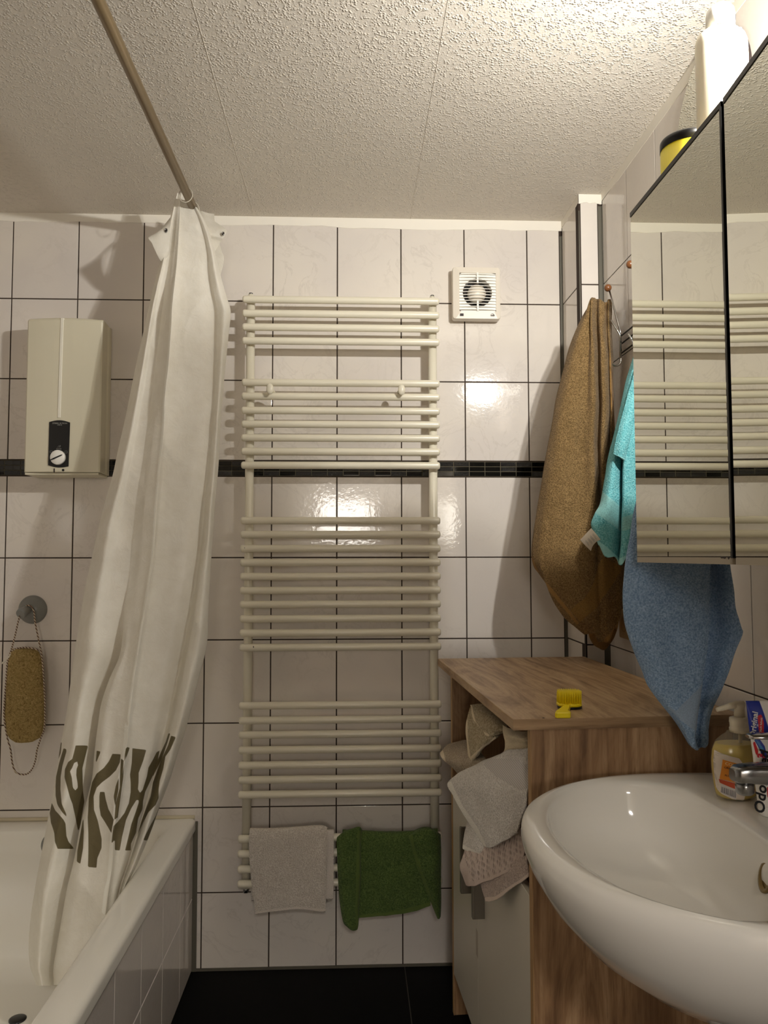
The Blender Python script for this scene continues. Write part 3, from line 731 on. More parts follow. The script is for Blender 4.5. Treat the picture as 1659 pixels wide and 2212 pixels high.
# flat rim, then the rounded shoulder into the basin
rings.append(offx((.03,.058,.03,.018),.05,ZR))
for k in range(1,7):
    a=PI/2*k/6; s1=math.sin(a)*.026; dz=.026*(1-math.cos(a))
    rings.append(offx((.03+s1,.058+s1,.04+s1,.018+s1),.09,ZR-dz))
for t in (.15,.35,.55,.72,.85): rings.append(offx((.06+.06*t,.088+.075*t,.08+.14*t,.048+.15*t),.10+.03*t,ZR-.03-(ZR-.115)*t))
for e,dz in ((.0,.0),(.02,.028),(.055,.04),(.14,.046)): rings.append(offx((.115+e,.152+e,.205+e,.178+e),.13,.130-dz-.0))
rings.append(offx((.3,.3,.6,.6),.06,.076))
MB().loft(rings,False,True).obj('basin',M['enamelw'],tub)
# tiled apron under the rim
mb=MB(); up=Vector((0,0,1)); mb.mi=0
xa=XT-.006; mb.box((xa-.05,.70,0),(xa-.002,D-.001,ZR-.03)); mb.mi=1
ysj=[D-.012]; y_=onX(352,2000,xa).y
ysj=[D-.010]+[y for y in (y_+.203,y_,y_-.203,y_-.406,y_-.609,y_-.812,y_-1.015,y_-1.218) if .72<y<D-.03]+[.70]
zs=[.004,.218,ZR-.040]
for k,(y1,y0) in enumerate(zip(ysj,ysj[1:])):
    for z0,z1 in zip(zs,zs[1:]):
        g=.0014;c=.001; lo=[mb.bm.verts.new((xa-.002,y,z)) for y,z in ((y0+g,z0+g),(y1-g,z0+g),(y1-g,z1-g),(y0+g,z1-g))]
        hi=[mb.bm.verts.new((xa,y,z)) for y,z in ((y0+g+c,z0+g+c),(y1-g-c,z0+g+c),(y1-g-c,z1-g-c),(y0+g+c,z1-g-c))]
        mb.face(hi)
        for q in range(4): mb.face([lo[q],lo[(q+1)%4],hi[(q+1)%4],hi[q]])
mb.obj('tiled_apron',[M['grout'],M['tile']],tub)
mb=MB(); mb.tube([(xa+.001,.71,ZR-.037),(xa+.001,D-.002,ZR-.037)],.0035,8); mb.obj('rim_seal',M['frame'],tub)
mb=MB(); mb.tube([(XL+.01,D-.002,ZR+.003),(XT-.004,D-.002,ZR+.003)],.006,8); mb.obj('wall_seal',plain('aged_sealant',srgb(206,196,170),.7),tub)
mb=MB(); mb.box((XT-.008,D-.007,0),(XT+.006,D+.001,ZR-.01)); mb.obj('corner_joint',M['silicone'],tub)
dc=onZ(38,2203,.082)
dr=MB().lathe([(.040,0),(.041,.003),(.034,.0045),(.028,.001),(.001,.0005)],(dc.x,dc.y,.0775),n=36).obj('drain',M['chromed'],tub)
MB().lathe([(.021,0),(.021,.006),(.017,.008),(.001,.008)],(dc.x,dc.y,.079),n=24).obj('plug',M['black'],dr)
oc=onY(116,1822,D-.085)
MB().lathe([(.033,0),(.033,.006),(.026,.011),(.001,.012)],(oc.x,D-.088,oc.z),(0,-1,.55),n=30).obj('overflow_cover',M['hook'],tub)

# ================================================================== curtain pole and curtain
HP_=1.0+H
pa=onZ(397.5,405,HP_-.0); XQ=pa.x
PR=.0120
pole=MB().tube([(XQ,YF+.002,HP_),(XQ,0,HP_),(XQ,1.2,HP_),(XQ,D-.002,HP_)],PR,24).obj('curtain_pole',M['pole'],None,(XQ,D,HP_))
tag(pole,'long tarnished round shower curtain pole under the ceiling over the bathtub edge','pole')
t=NT('curtain_fabric'); v=t.coord()
pr=t.mrange(t.attr('print'),-.5,.5,0,1); hm=t.mrange(t.attr('hem'),-1,1,0,1)
nz=t.noise(v,26,4,.6)
base=t.mix(hm,t.mix(t.mrange(nz,.3,.7,0,1),srgb(234,229,217),srgb(241,237,227)),srgb(250,248,240))
ink=t.mix(t.noise(v,8,2),srgb(118,108,82),srgb(98,88,58))
t.set(Base_Color=t.mix(pr,base,ink),Roughness=.55,Specular_IOR_Level=.3)
fine=t.noise(v,900,1); wv=t.noise(v,24,3,.55,.6)
rg=t.n('ShaderNodeTexNoise'); rg.noise_type='RIDGED_MULTIFRACTAL'; rg.inputs['Scale'].default_value=9; rg.inputs['Detail'].default_value=3; rg.inputs['Distortion'].default_value=.4; t.l(v,rg.inputs['Vector'])
t.bump(t.math('ADD',t.math('ADD',t.math('MULTIPLY',fine,.2),t.math('MULTIPLY',wv,1.2)),t.math('MULTIPLY',rg.outputs['Fac'],1.6)),.55,.006)
tr=t.n('ShaderNodeBsdfTranslucent'); t.l(t.mix(pr,base,ink),tr.inputs[0]); mx=t.n('ShaderNodeMixShader'); mx.inputs[0].default_value=.22
t.l(t.b.outputs[0],mx.inputs[1]); t.l(tr.outputs[0],mx.inputs[2]); t.l(mx.outputs[0],t.out.inputs[0]); M['curtain']=t.m
def lin(tbl):
    xs=[a for a,_ in tbl]; ys=[b for _,b in tbl]
    return lambda y: float(np.interp(y,xs,ys))
fA=lin([(415,384),(480,366),(572,344),(667,321),(822,287),(1004,250),(1079,229),(1181,203),(1350,169),(1509,148.5),(1606,132),(1755,107),(1898,79),(1966,66),(2040,63),(2085,64),(2106,71),(2150,84)])
fDd=lin([(415,386),(480,375),(572,362),(667,350),(822,330),(1004,305),(1079,292),(1181,280),(1290,268),(1360,262),(1404,264),(1448,243),(1509,219),(1606,206),(1661,204),(1705,192),(1748,181.6),(1807,167.5),(1852,161),(1893,151),(1966,136),(2033,123),(2091,115),(2125,116),(2150,118)])
fB=lin([(415,392),(427,391),(474,388),(537,383),(599,378),(684,371),(768,366),(842,358),(920,353),(1004,344),(1079,339),(1164,332.5),(1232,324),(1333,310.5),(1418,297),(1485,287),(1559,278.5),(1634,271.7),(1670,264),(1746,253),(1785,245),(1822,244),(1898,239),(1922,233),(1970,228),(2150,205)])
fE=lin([(415,402),(480,432),(540,445),(590,448),(668,460),(765,462),(900,458),(1040,446),(1171,435),(1289,418.6),(1434,388),(1552,363),(1605,351),(1705,325),(1805,296.5),(1857,281),(1913,262),(2150,225)])
fC=lin([(415,408),(470,438),(500,452),(540,463),(590,475),(668,497),(674,498),(765,489.5),(880,479),(1021,471),(1100,464),(1191,457),(1222,455.7),(1306,450.6),(1390,447),(1414,442),(1478,425),(1546,410),(1596,393),(1679,368),(1748,342),(1813,320),(1872,295),(1925,270),(2150,236)])
rows=[]
for y in [418,440,470,500,540,590,640,672,720,780,850,930,1010,1090,1170,1250,1330,1380,1420,1470,1520,1570,1620,1680,1740,1800,1860,1920,1980,2040,2090,2112,2128]:
    a,d,b,e,c=fA(y),fDd(y),fB(y),fE(y),fC(y)
    k=(y-415)/1700; y0=2.20-.20*k                     # the cloth leans from the pole end into the tub
    sp=min(1,max(0,(y-500)/700)); dp=min(1,max(0,(y-1280)/160)); tp=min(1,max(.12,(y-415)/260)); ep=min(1,max(0,(y-900)/300))
    F1=.055*tp
    lowl=y if y<2085 else min(y,2100); 
    r=[(a+ (d-a)*.30, y, y0+.10*tp),
       (a+ (d-a)*.04,y,y0+.055*tp),
       (a+(d-a)*.02,y,y0+.03*tp),
       (a+(d-a)*.30,y,y0-.030*tp),
       (a+(d-a)*.62,y,y0-.018*tp),
       (d+(b-d)*.16*dp,y,y0+(-.016*(1-dp)+.044*dp)*tp),
       (d+(b-d)*(.12*(1-dp)),y,y0-(.020*(1-dp)+.010*dp)*tp),
       (d+(b-d)*(.30-.12*dp),y,y0-(.030+.010*dp)*tp),
       (d+(b-d)*.5,y,y0-.046*tp),
       (d+(b-d)*.80,y,y0-.060*tp),
       (b,y,y0-.072*tp),
       (b+1.2,y,y0-.066*tp),
       (b-4*tp,y,y0-.030*tp),
       (b+(e-b)*.30,y,y0-.020*tp),
       (b+(e-b)*.70,y,y0-.012*tp),
       (e,y,y0+.026*tp*(.1+.9*ep)),
       (e+(c-e)*.25,y,y0-.012*tp),
       (e+(c-e)*.65,y,y0-.024*tp),
       (c-1.5,y,y0+.006),
       (c,y,y0+.035*tp),
       (c-6*tp,y,y0+.075*tp)]
    rows.append(r)
def zb(s): 
    return [(60+x*.217,1540+y*.217) for x,y in s]
PR_=[
[(475,325),(605,322),(548,545),(555,780),(568,880),(500,1210),(480,1100),(450,900),(410,780),(368,640),(370,560),(400,490),(440,460)],
[(360,350),(383,355),(385,385),(345,530),(325,640),(325,760),(345,900),(385,1000),(390,1035),(345,985),(290,900),(270,830),(268,740),(275,640),(310,500)],
[(328,290),(342,295),(330,400),(298,470)],
[(235,900),(270,960),(355,1060),(375,1100),(380,1230),(400,1290),(460,1360),(290,1360),(265,1290),(260,1200),(218,1000)],
[(690,372),(732,380),(690,485),(683,480)],
[(845,405),(930,408),(920,490),(880,570),(820,630),(740,690),(690,740),(655,830),(655,970),(690,1080),(730,1260),(730,1350),(690,1450),(685,1540),(600,1532),(600,1400),(598,1200),(592,1050),(605,850),(640,690),(690,600),(760,545),(810,480)],
[(720,785),(765,785),(775,860),(800,960),(860,1060),(845,1130),(835,1195),(780,1120),(720,1030),(708,940),(712,830)],
[(550,1060),(555,1180),(548,1350),(525,1500),(488,1480),(490,1380),(520,1200),(540,1080)],
[(985,340),(1015,347),(965,480),(970,420)],
[(1040,352),(1175,372),(1145,480),(1100,600),(1100,700),(1095,760),(1115,798),(1140,770),(1180,640),(1195,550),(1240,470),(1275,400),(1310,375),(1275,520),(1235,640),(1165,790),(1145,880),(1140,960),(1100,1050),(1080,1190),(1030,1300),(1028,1365),(970,1367),(1005,1220),(1030,1110),(1070,1000),(1105,890),(1100,865),(1080,870),(1030,950),(975,1070),(935,1240),(915,1370),(865,1367),(862,1270),(835,1295),(850,1180),(860,1120),(890,1090),(960,1000),(1005,900),(1022,790),(1020,700),(1012,620),(1030,500)],
[(932,452),(960,465),(945,650),(920,850),(890,1050),(865,1060),(875,900),(915,750),(925,560)],
[(910,640),(905,760),(870,920),(858,830),(880,720)],
[(1395,208),(1412,210),(1385,300),(1330,460),(1240,640),(1250,560),(1320,400),(1370,290)],
[(1420,233),(1470,245),(1415,370),(1365,440),(1345,560),(1310,680),(1300,760),(1300,850),(1270,920),(1200,990),(1150,1090),(1090,1225),(1130,1080),(1175,950),(1220,830),(1240,700),(1320,480),(1390,330)],
[(1310,930),(1290,1020),(1230,1170),(1195,1265),(1155,1262),(1180,1200),(1220,1120),(1270,1030)]]
HOLE=zb([(490,485),(500,520),(485,560),(485,620),(500,690),(505,740),(480,765),(455,740),(440,640),(420,580),(440,550),(460,500)])
POLY=[zb(q) for q in PR_]
_sdf=sdf
def sdf(px,py,polys):
    r=_sdf(px,py,polys)
    if polys is POLY: r=np.minimum(r,-_sdf(px,py,[HOLE]))
    return r
def hemline(f,w,y0,y1): 
    ys=np.linspace(y0,y1,30); return [(f(y)-w,y) for y in ys]+[(f(y)+1,y) for y in ys[::-1]]
cur=sheet('shower_curtain',rows,230,560,M['curtain'],None,(XQ,2.15,HP_-.02),thick=0,amp=.004,fs=7,wr=.008,wfs=7.5,polys={'print':POLY,'hem':[[(fB(y)-7,y) for y in range(1560,1975,12)]+[(fB(y)-.5,y) for y in range(1974,1559,-12)],[(fB(y)-3,y) for y in range(430,1560,20)]+[(fB(y)-.3,y) for y in range(1559,430,-20)]]})
tag(cur,'off-white shower curtain with olive animal print hanging from the pole into the bathtub','curtain')
# the gathered collar of the curtain: two flaps with eyelets and a raised loop
NOP={'print':[[(0,0),(1,0),(0,1)]],'hem':[[(0,0),(1,0),(0,1)]]}
def zc(s,Y): return [(300+x*.1567,380+y*.1567,Y) for x,y in s]
lf=[zc([(395,640),(430,590),(448,560)],2.20),zc([(240,810),(340,700),(448,590)],2.17),zc([(130,850),(290,780),(440,690)],2.15),zc([(180,930),(300,880),(430,800)],2.15),zc([(215,1010),(310,980),(420,930)],2.16),zc([(280,1140),(340,1120),(412,1040)],2.17),zc([(345,1230),(370,1210),(405,1130)],2.19),zc([(395,1330),(400,1300),(404,1230)],2.22)]
sheet('collar_flap',lf,30,60,M['curtain'],cur,thick=.0008,amp=.004,fs=22,polys=NOP)
rf=[zc([(715,420),(760,440),(800,460)],2.27),zc([(745,520),(860,500),(960,570)],2.25),zc([(775,620),(940,640),(1100,670)],2.23),zc([(800,680),(980,720),(1205,745)],2.21),zc([(820,760),(1000,800),(1170,840)],2.20),zc([(850,850),(1000,880),(1130,900)],2.21),zc([(880,960),(980,1000),(1080,990)],2.22),zc([(905,1080),(960,1120),(1030,1080)],2.23),zc([(925,1190),(950,1220),(985,1170)],2.24)]
sheet('collar_flap',rf,30,60,M['curtain'],cur,thick=.0008,amp=.004,fs=22,seed=4,polys=NOP)
rb=[zc([(860,485),(960,515),(1040,520)],2.33),zc([(880,600),(980,640),(1045,600)],2.32),zc([(940,800),(1020,830),(1100,880)],2.31),zc([(950,960),(1060,1000),(1140,1030)],2.30),zc([(940,1100),(1060,1120),(1168,1110)],2.30),zc([(940,1200),(1060,1230),(1165,1200)],2.30),zc([(960,1350),(1050,1380),(1130,1350)],2.30),zc([(990,1500),(1050,1520),(1090,1500)],2.30)]
sheet('collar_flap',rb,30,60,M['curtain'],cur,thick=.0008,amp=.003,fs=20,seed=8,polys=NOP)
for px,py,Y,r_ in ((359,498.5,2.147,.0046),(482,505.5,2.198,.004)):
    c=onY(px,py,Y)
    e=MB().tube([c+Vector((r_*.75*math.cos(a),-.002,r_*1.15*math.sin(a))) for a in [2*PI*k/24 for k in range(24)]],.0013,8,closed=True).obj('eyelet',M['chromed'],cur)
    MB().lathe([(r_*.7,0),(r_*.7,.0015)],c+Vector((0,-.0018,0)),(0,1,0),n=20,sx=1).obj('eyelet_hole',M['dark'],e)
# rings on the pole
for i,yy in enumerate((2.105,2.20,2.255,2.30,2.335,2.365,2.39)):
    tl=.006*math.sin(3*i+1)
    rr_=.0185; c=Vector((XQ,yy,HP_-.010))
    MB().tube([c+Vector((rr_*math.cos(a),tl*math.sin(a),rr_*1.25*math.sin(a))) for a in [2*PI*k/28 for k in range(28)]],.0011,8,closed=True).obj('curtain_ring',M['ring'],cur)

# ================================================================== wash basin
ZS=.865
CX,CYS=.55,1.07
def sup(th,ax,ay,n):
    c,s_=math.cos(th),math.sin(th); return ax*math.copysign(abs(c)**(2/n),c),ay*math.copysign(abs(s_)**(2/n),s_)
def Oc(th,k=1,z=0,cx=CX,kx=None):
    c=math.cos(th)
    if c<0: x,y=sup(th,.313,.302,2.15)
    else: x,y=sup(th,.191,.302,3.6)
    return Vector((cx+x*(kx or k),CYS+y*k,z))
def Ic(th,k=1,z=0,dx=0):
    c=math.cos(th); cx=.43
    if c<0: x,y=sup(th,.152,.247,2.15)
    else: x,y=sup(th,.125,.247,2.6)
    return Vector((cx+dx+x*k,CYS+y*k,z))
TH=[2*PI*k/96 for k in range(96)]
def ring_mix(f): return [f(t) for t in TH]
rings=[]
for k,dz in ((.12,.205),(.28,.202),(.45,.190),(.62,.168),(.78,.132),(.90,.090),(.965,.056),(.995,.032),(1.0,.020),(.997,.010),(.988,.004),(.972,.0008)):
    def f(th,k=k,dz=dz):
        p=Oc(th,k,ZS-dz); b=max(0,math.cos(th))
        # the back stays against the wall down to the underside
        wallx=CX+.191*abs(math.cos(th))**(2/3.6) if math.cos(th)>0 else None
        if wallx and dz>.03: p.x=p.x*.35+min(wallx,XR-.002)*.65
        return p
    rings.append(ring_mix(f))
for j,(t_,dz) in enumerate(((.25,0),(.6,-.0005),(.85,.001))):
    rings.append(ring_mix(lambda th,t_=t_,dz=dz:(Oc(th,.96,ZS-dz)*(1-t_)+Ic(th,1.03,ZS-dz)*t_)))
for k,dz,dx in ((1.0,.004,0),(.985,.010,0),(.97,.020,0),(.945,.040,0),(.90,.065,.004),(.82,.092,.010),(.68,.114,.018),(.48,.126,.024),(.25,.131,.028),(.08,.133,.03)):
    rings.append(ring_mix(lambda th,k=k,dz=dz,dx=dx:Ic(th,k,ZS-dz,dx)))
sink=thing('wash_basin',(CX,CYS,ZS-.2),'large white ceramic wash basin on the right wall','sink')
mb=MB().loft(rings,True,True); ba=mb.obj('bowl',M['ceramic'],sink)
for v in ba.data.vertices:
    if v.co.x+CX>XR-.001: v.co.x=XR-.001-CX
oh=onX(1650,1880,.556)
MB().lathe([(.016,0),(.016,.003),(.012,.0035),(.011,-.004),(.001,-.004)],(.549,1.035,oh.z),(-1,0,.25),n=28,sy=1.35).obj('overflow_ring',plain('aged_brass',srgb(140,120,80),.3,.8),sink)
MB().lathe([(.03,0),(.03,.003),(.02,.004),(.001,.003)],(.46,CYS,ZS-.1335),n=28).obj('drain',M['chrome'],sink)
sc=onY(1570,2195,1.02)
mb=MB().lathe([(.024,-.16),(.024,-.10),(.030,-.09),(.034,-.085),(.034,-.062),(.030,-.056),(.022,-.054),(.022,0)],(sc.x+.006,1.02,ZS-.19),n=28); mb.obj('siphon',M['chrome'],sink)
# mixer tap
tapY=1.075
tp=thing('mixer_tap',(.655,tapY,ZS),'chrome single lever mixer tap on the wash basin rim','tap')
MB().lathe([(.026,0),(.026,.006),(.021,.012),(.021,.090),(.024,.094),(.024,.108),(.018,.118),(.001,.121)],(.655,tapY,ZS-.001),n=32).obj('body',M['chromed'],tp)
e0=onY(1583,1672,tapY); 
zsp=onY(1600,1672,tapY).z
rings=[]
for x,w_,h_,zc_ in ((.655,.018,.017,zsp-.004),(.62,.018,.016,zsp-.002),(.58,.017,.0145,zsp),(.556,.016,.0135,zsp+.001),(e0.x+.006,.014,.012,zsp),(e0.x-.001,.009,.008,zsp-.001)):
    rings.append([(x,tapY+w_*math.copysign(abs(math.cos(a))**.6,math.cos(a)),zc_+h_*math.copysign(abs(math.sin(a))**.6,math.sin(a))) for a in [2*PI*k/24 for k in range(24)]])
sp=MB().loft(rings).obj('spout',M['chromed'],tp)
MB().lathe([(.011,0),(.0125,.004),(.0125,.013),(.010,.016),(.001,.016)],(e0.x+.016,tapY,zsp-.011),(.05,0,-1),n=24).obj('aerator',M['chromed'],sp)
l0=onY(1614,1592,tapY)
mb=MB(); rings=[]
for x,w_,h_,z in ((.70,.012,.006,l0.z+.006),(.655,.017,.008,l0.z-.002),(.62,.014,.006,l0.z-.001),(.585,.013,.0045,l0.z+.001),(l0.x+.004,.011,.0035,l0.z+.001),(l0.x,.006,.002,l0.z+.001)):
    rings.append([(x,tapY+w_*math.cos(a),z+h_*math.sin(a)) for a in [2*PI*k/20 for k in range(20)]])
MB().loft(rings).obj('lever',M['chrome'],tp)
# ================================================================== mirror cabinet
XM=.475; YE=1.285; ZT=onX(1380,438,XM).z; ZB=onX(1391.5,1207,XM).z
yd1=onX(1587,1205,XM).y; yd2=yd1-.325
mc=thing('mirror_cabinet',(.62,1.0,ZB),'three door mirror cabinet with black top edge mounted on the right wall','cabinet')
mb=MB(); mb.box((XM+.022,yd2-.33,ZB+.004),(XR-.0005,YE-.002,ZB+.020)); mb.box((XM+.022,yd2-.33,ZT-.018),(XR-.0005,YE-.002,ZT-.004)); mb.box((XM+.022,YE-.016,ZB+.004),(XR-.0005,YE-.002,ZT-.004)); mb.box((XM+.022,yd2-.33,ZB+.004),(XR-.0005,yd2-.314,ZT-.004)); mb.box((XR-.008,yd2-.33,ZB+.004),(XR-.0005,YE-.002,ZT-.004))
mb.obj('body',M['frame'],mc)
doors=[(YE-.001,yd1+.003,0.0),(yd1-.003,yd2+.003,math.radians(3.3)),(yd2-.003,yd2-.325,0)]
def door_box(mb,y1,y0,phi,xa,xb,z0,z1):
    """slab of a door hinged at its far edge y1; xa,xb are depths measured from the mirror face"""
    d=Vector((-math.sin(phi),-math.cos(phi),0)); nn=Vector((math.cos(phi),-math.sin(phi),0)); L=y1-y0; p=Vector((XM,y1,0))
    q=[p+nn*xa,p+nn*xa+d*L,p+nn*xb+d*L,p+nn*xb]
    mb.hexa([(a.x,a.y,z0) for a in q]+[(a.x,a.y,z1) for a in q])
for i,(y1,y0,ph) in enumerate(doors):
    mb=MB(); door_box(mb,y1,y0,ph,.004,.019,ZB+.001,ZT-.001); dr=mb.obj('mirror_door',M['frame'],mc)
    mb=MB(); door_box(mb,y1,y0,ph,0,.0035,ZB+.003,ZT-.0075); mb.obj('mirror_pane',M['mirror'],dr)
    mb=MB(); door_box(mb,y1,y0,ph,-.0012,.019,ZT-.0075,ZT); mb.obj('top_edge',M['edge'],dr)
    mb=MB(); door_box(mb,y0+.0045,y0,ph,-.0012,.0045,ZB+.003,ZT-.0075) if False else None
    mb=MB(); d=Vector((-math.sin(ph),-math.cos(ph),0)); L=y1-y0
    e=Vector((XM,y1,0))+d*(L-.0042); nn=Vector((math.cos(ph),-math.sin(ph),0))
    q=[e-nn*.0014,e+d*.0042-nn*.0014,e+d*.0042+nn*.019,e+nn*.019]
    mb.hexa([(a.x,a.y,ZB+.002) for a in q]+[(a.x,a.y,ZT-.0005) for a in q]); mb.obj('side_edge',M['edge'],dr)
    mb=MB(); door_box(mb,y1-.004,y0+.006,ph,-.0016,.006,ZB-.006,ZB+.003); mb.obj('bottom_strip',M['frame'],dr)
    mb=MB(); e=Vector((XM,y1,0))+d*(L-.03)
    for k in range(7):
        r=random.Random(k+i*9); a=e+d*(.002+.0034*k); w=r.uniform(.001,.0026)
    q=[e-nn*.0021,e+d*.024-nn*.0021,e+d*.024+nn*.002,e+nn*.002]
    pts=[]; r=random.Random(i+3)
    for k in range(9): pts.append((e+d*(.003*k)-nn*.0021)+Vector((0,0,ZB+.0036-r.uniform(0,.004))))
    top_=[(e+d*(.003*k)-nn*.0021)+Vector((0,0,ZB+.0042)) for k in range(8,-1,-1)]
    mb.prism(pts+top_,nn*.001); mb.obj('corroded_edge',M['dark'],dr)
# ------------------------------------------------------------------ things on the cabinet
# cosmetics bottle
bY=1.10; bx=onY(1558,100,bY).x; zb0=ZT-.004
def YZ(py): return onY(1558,py,bY).z
bw=.0385
bot=thing('cosmetics_bottle',(bx,bY,zb0),'white bottle with round cap standing on the mirror cabinet','bottle')
t=NT('milky_bottle'); v=t.coord(); z=t.n('ShaderNodeSeparateXYZ'); t.l(v,z.inputs[0])
t.set(Base_Color=srgb(238,230,208),Roughness=.3,Subsurface_Weight=.25,Subsurface_Radius=(.02,.016,.010)); M['milky']=t.m
zs1=YZ(88)
MB().lathe([(.026,0),(bw*.96,.003),(bw,.012),(bw,zs1-zb0-.012),(bw*.985,zs1-zb0-.003),(bw*.90,zs1-zb0+.006),(bw*.70,zs1-zb0+.013),(bw*.56,zs1-zb0+.016)],(bx,bY,zb0),n=48,sy=.72).obj('body',M['milky'],bot)
zc0=YZ(66); zc1=YZ(17)
MB().lathe([(.0205,0),(.0205,(zc1-zc0)*.62),(.0195,(zc1-zc0)*.82),(.016,(zc1-zc0)*.95),(.010,(zc1-zc0)),(.001,(zc1-zc0)+.0005)],(bx-.0005,bY,zc0),n=40).obj('cap',M['white'],bot)
def bendb(x0,zc,size_dx=0):
    def f(co):
        x=x0+co.x; x=max(-bw*.99,min(bw*.99,x)); y=-.72*math.sqrt(max(0,bw*bw-x*x))-.0003-co.z
        return Vector((bx+x,bY+y,zc+co.y))
    return f
text('brand_lettering','VANI',.0085,(0,0,0),(1,0,0),(0,0,1),M['darktext'],bot,bend=bendb(.010,YZ(87)))
text('small_print','----- -- ● ●',.004,(0,0,0),(1,0,0),(0,0,1),M['darktext'],bot,bend=bendb(.008,YZ(97)))
text('side_print','EN',.010,(0,0,0),(1,0,0),(0,0,1),M['greytext'],bot,bend=bendb(.003,YZ(197)))
# yellow tin with black lid
jY=1.232; jr=.043; jl=onY(1430,350,jY).x; jz=onY(1478,304,jY).z
jar=thing('round_jar',(jl+jr,jY,zb0),'yellow round jar with black lid on the mirror cabinet','jar')
MB().lathe([(jr*.96,0),(jr*.985,.002),(jr*.985,jz-zb0-.014)],(jl+jr,jY,zb0),n=48).obj('body',plain('yellow_jar',srgb(228,212,48),.35),jar)
MB().lathe([(jr,-.016),(jr*1.0,-.002),(jr*.97,0),(.001,0)],(jl+jr,jY,jz),n=48).obj('lid',M['black'],jar)
MB().lathe([(jr,0),(jr,.006)],(jl+jr,jY,zb0+.001),n=48).obj('base_band',M['black'],jar)
mb=MB()
for a0,z in ((-2.05,.052),(-1.9,.048),(-2.3,.038)):
    rr0=jr*.9865
    for k in range(3):
        a=a0+k*.10; p=[(jl+jr+rr0*math.cos(a+da),jY+rr0*math.sin(a+da),zb0+z+dz) for da,dz in ((0,0),(.06,0),(.06,.004),(0,.004))]
        mb.prism(p,(.0004*math.cos(a),.0004*math.sin(a),0))
mb.obj('lettering',M['black'],jar)
# arched mirror flat on the wall above the cabinet
aY,ar,zsp=1.53,.16,H+.905
am=thing('arched_mirror',(XR,aY,zsp-.27),'arched mirror with thin dark rim on the right wall behind the cosmetics bottle','mirror')
def arch(r,x,z0): return [(x,aY+r,z0),(x,aY+r,zsp)]+[(x,aY+r*math.cos(a),zsp+r*math.sin(a)) for a in [PI*k/32 for k in range(1,32)]]+[(x,aY-r,zsp),(x,aY-r,z0)]
MB().prism(arch(ar,XR+.0005,zsp-.27),(-.009,0,0)).obj('rim',M['dark'],am)
MB().prism(arch(ar-.003,XR-.0092,zsp-.267),(-.0006,0,0)).obj('glass',M['mirror'],am)

# ================================================================== coat rack and the three towels
def wx(px,py,X): return onX(px,py,X)
rk=wx(1341,720,XR-.012); ry=rk.y
z_ball=onY(1313,622,ry).z; xb1=onY(1313,622,ry).x; zk=rk.z
rack=thing('towel_rack',(XR,ry-.3,zk-.1),'wire hook rack with wooden balls on the right wall holding the towels','rack')
for z in (zk-.004,zk-.026,zk-.052):
    MB().tube([(XR-.007,ry+.012,z),(XR-.007,ry-.78,z)],.0022,8).obj('rail',M['blackwire'],rack)
for k in range(5):
    y=ry-.172*k
    W=lambda x,z,dy=0: Vector((x,y+dy,z))
    h=MB().tube([W(xb1+.004,z_ball-.006),W(XR-.013,zk+.004),W(XR-.012,zk-.05)],.0026,8).obj('hook',M['chrome'],rack)
    MB().sphere((xb1,y,z_ball),.0102,20).obj('wooden_ball',M['ball'],h)
    zl=onY(1344,790,ry).z
    pts=[W(XR-.012,zk+.004,.004)]+[W(XR-.012,zk-.03-j*.01,.004) for j in range(int((zk-.03-zl-.02)/.01))]
    for j in range(9):
        a=PI*j/8; pts.append(W(XR-.012-.014+.014*math.cos(a),zl+.014-.014*math.sin(a),.004))
    pts+=[W(XR-.044,zl+.026,.004),W(XR-.052,zl+.040,.004)]
    MB().tube(pts,.0023,8).obj('lower_hook',M['chrome'],rack)
    q=onY(1318,692,ry)
    MB().tube([W(XR-.016,zl+.02,-.004),W(XR-.016,zk-.006,-.004),W(XR-.020,zk+.002,-.004),W(q.x,q.z,-.004)],.0023,8).obj('arm',M['chrome'],rack)
M['brown']=terry('brown_terry',srgb(92,72,42),srgb(152,124,84),330,1.0,band=srgb(150,118,68),bandscale=420,hem=srgb(146,112,66))
M['teal']=terry('turquoise_terry',srgb(78,160,168),srgb(150,216,220),300,1.0,band=srgb(156,218,218),bandscale=380,hem=srgb(160,220,222))
M['blue']=terry('light_blue_terry',srgb(106,136,172),srgb(166,192,220),330,1.0,band=srgb(164,186,212),bandscale=900,hem=srgb(120,150,182))
b0=2.10
def brow(y,l,f1,f2,r,yy=None,k=1.0,vf=None):
    """towel row: wraps from the back left round the front to the back right"""
    yy=yy or (y,)*5; w=r-l; vf=min(1,max(0,(1230-y)/140))
    return [(l+w*.12,yy[0],b0+.075*k),(l,yy[0],b0+.02*k),(l+w*.05,yy[0],b0-.012*k),(l+(f1-l)*.22,yy[1],b0-.032*k),(l+(f1-l)*.48,yy[1],b0-.040*k),(l+(f1-l)*.72,yy[1],b0-(.040+.016*(1-vf))*k),(f1-9,yy[2],b0-.056*k),(f1+3,yy[2],b0-(.028+.022*(1-vf))*k),(f1+(f2-f1)*.45,yy[2],b0-.058*k),(f2-4,yy[3],b0-.050*k),(f2+3,yy[3],b0-(.024+.022*(1-vf))*k),(f2+(r-f2)*.5,yy[4],b0-.044*k),(r-1,yy[4],b0-.022*k),(r,yy[4],b0+.0*k),(r-4,yy[4],b0+.03*k)]
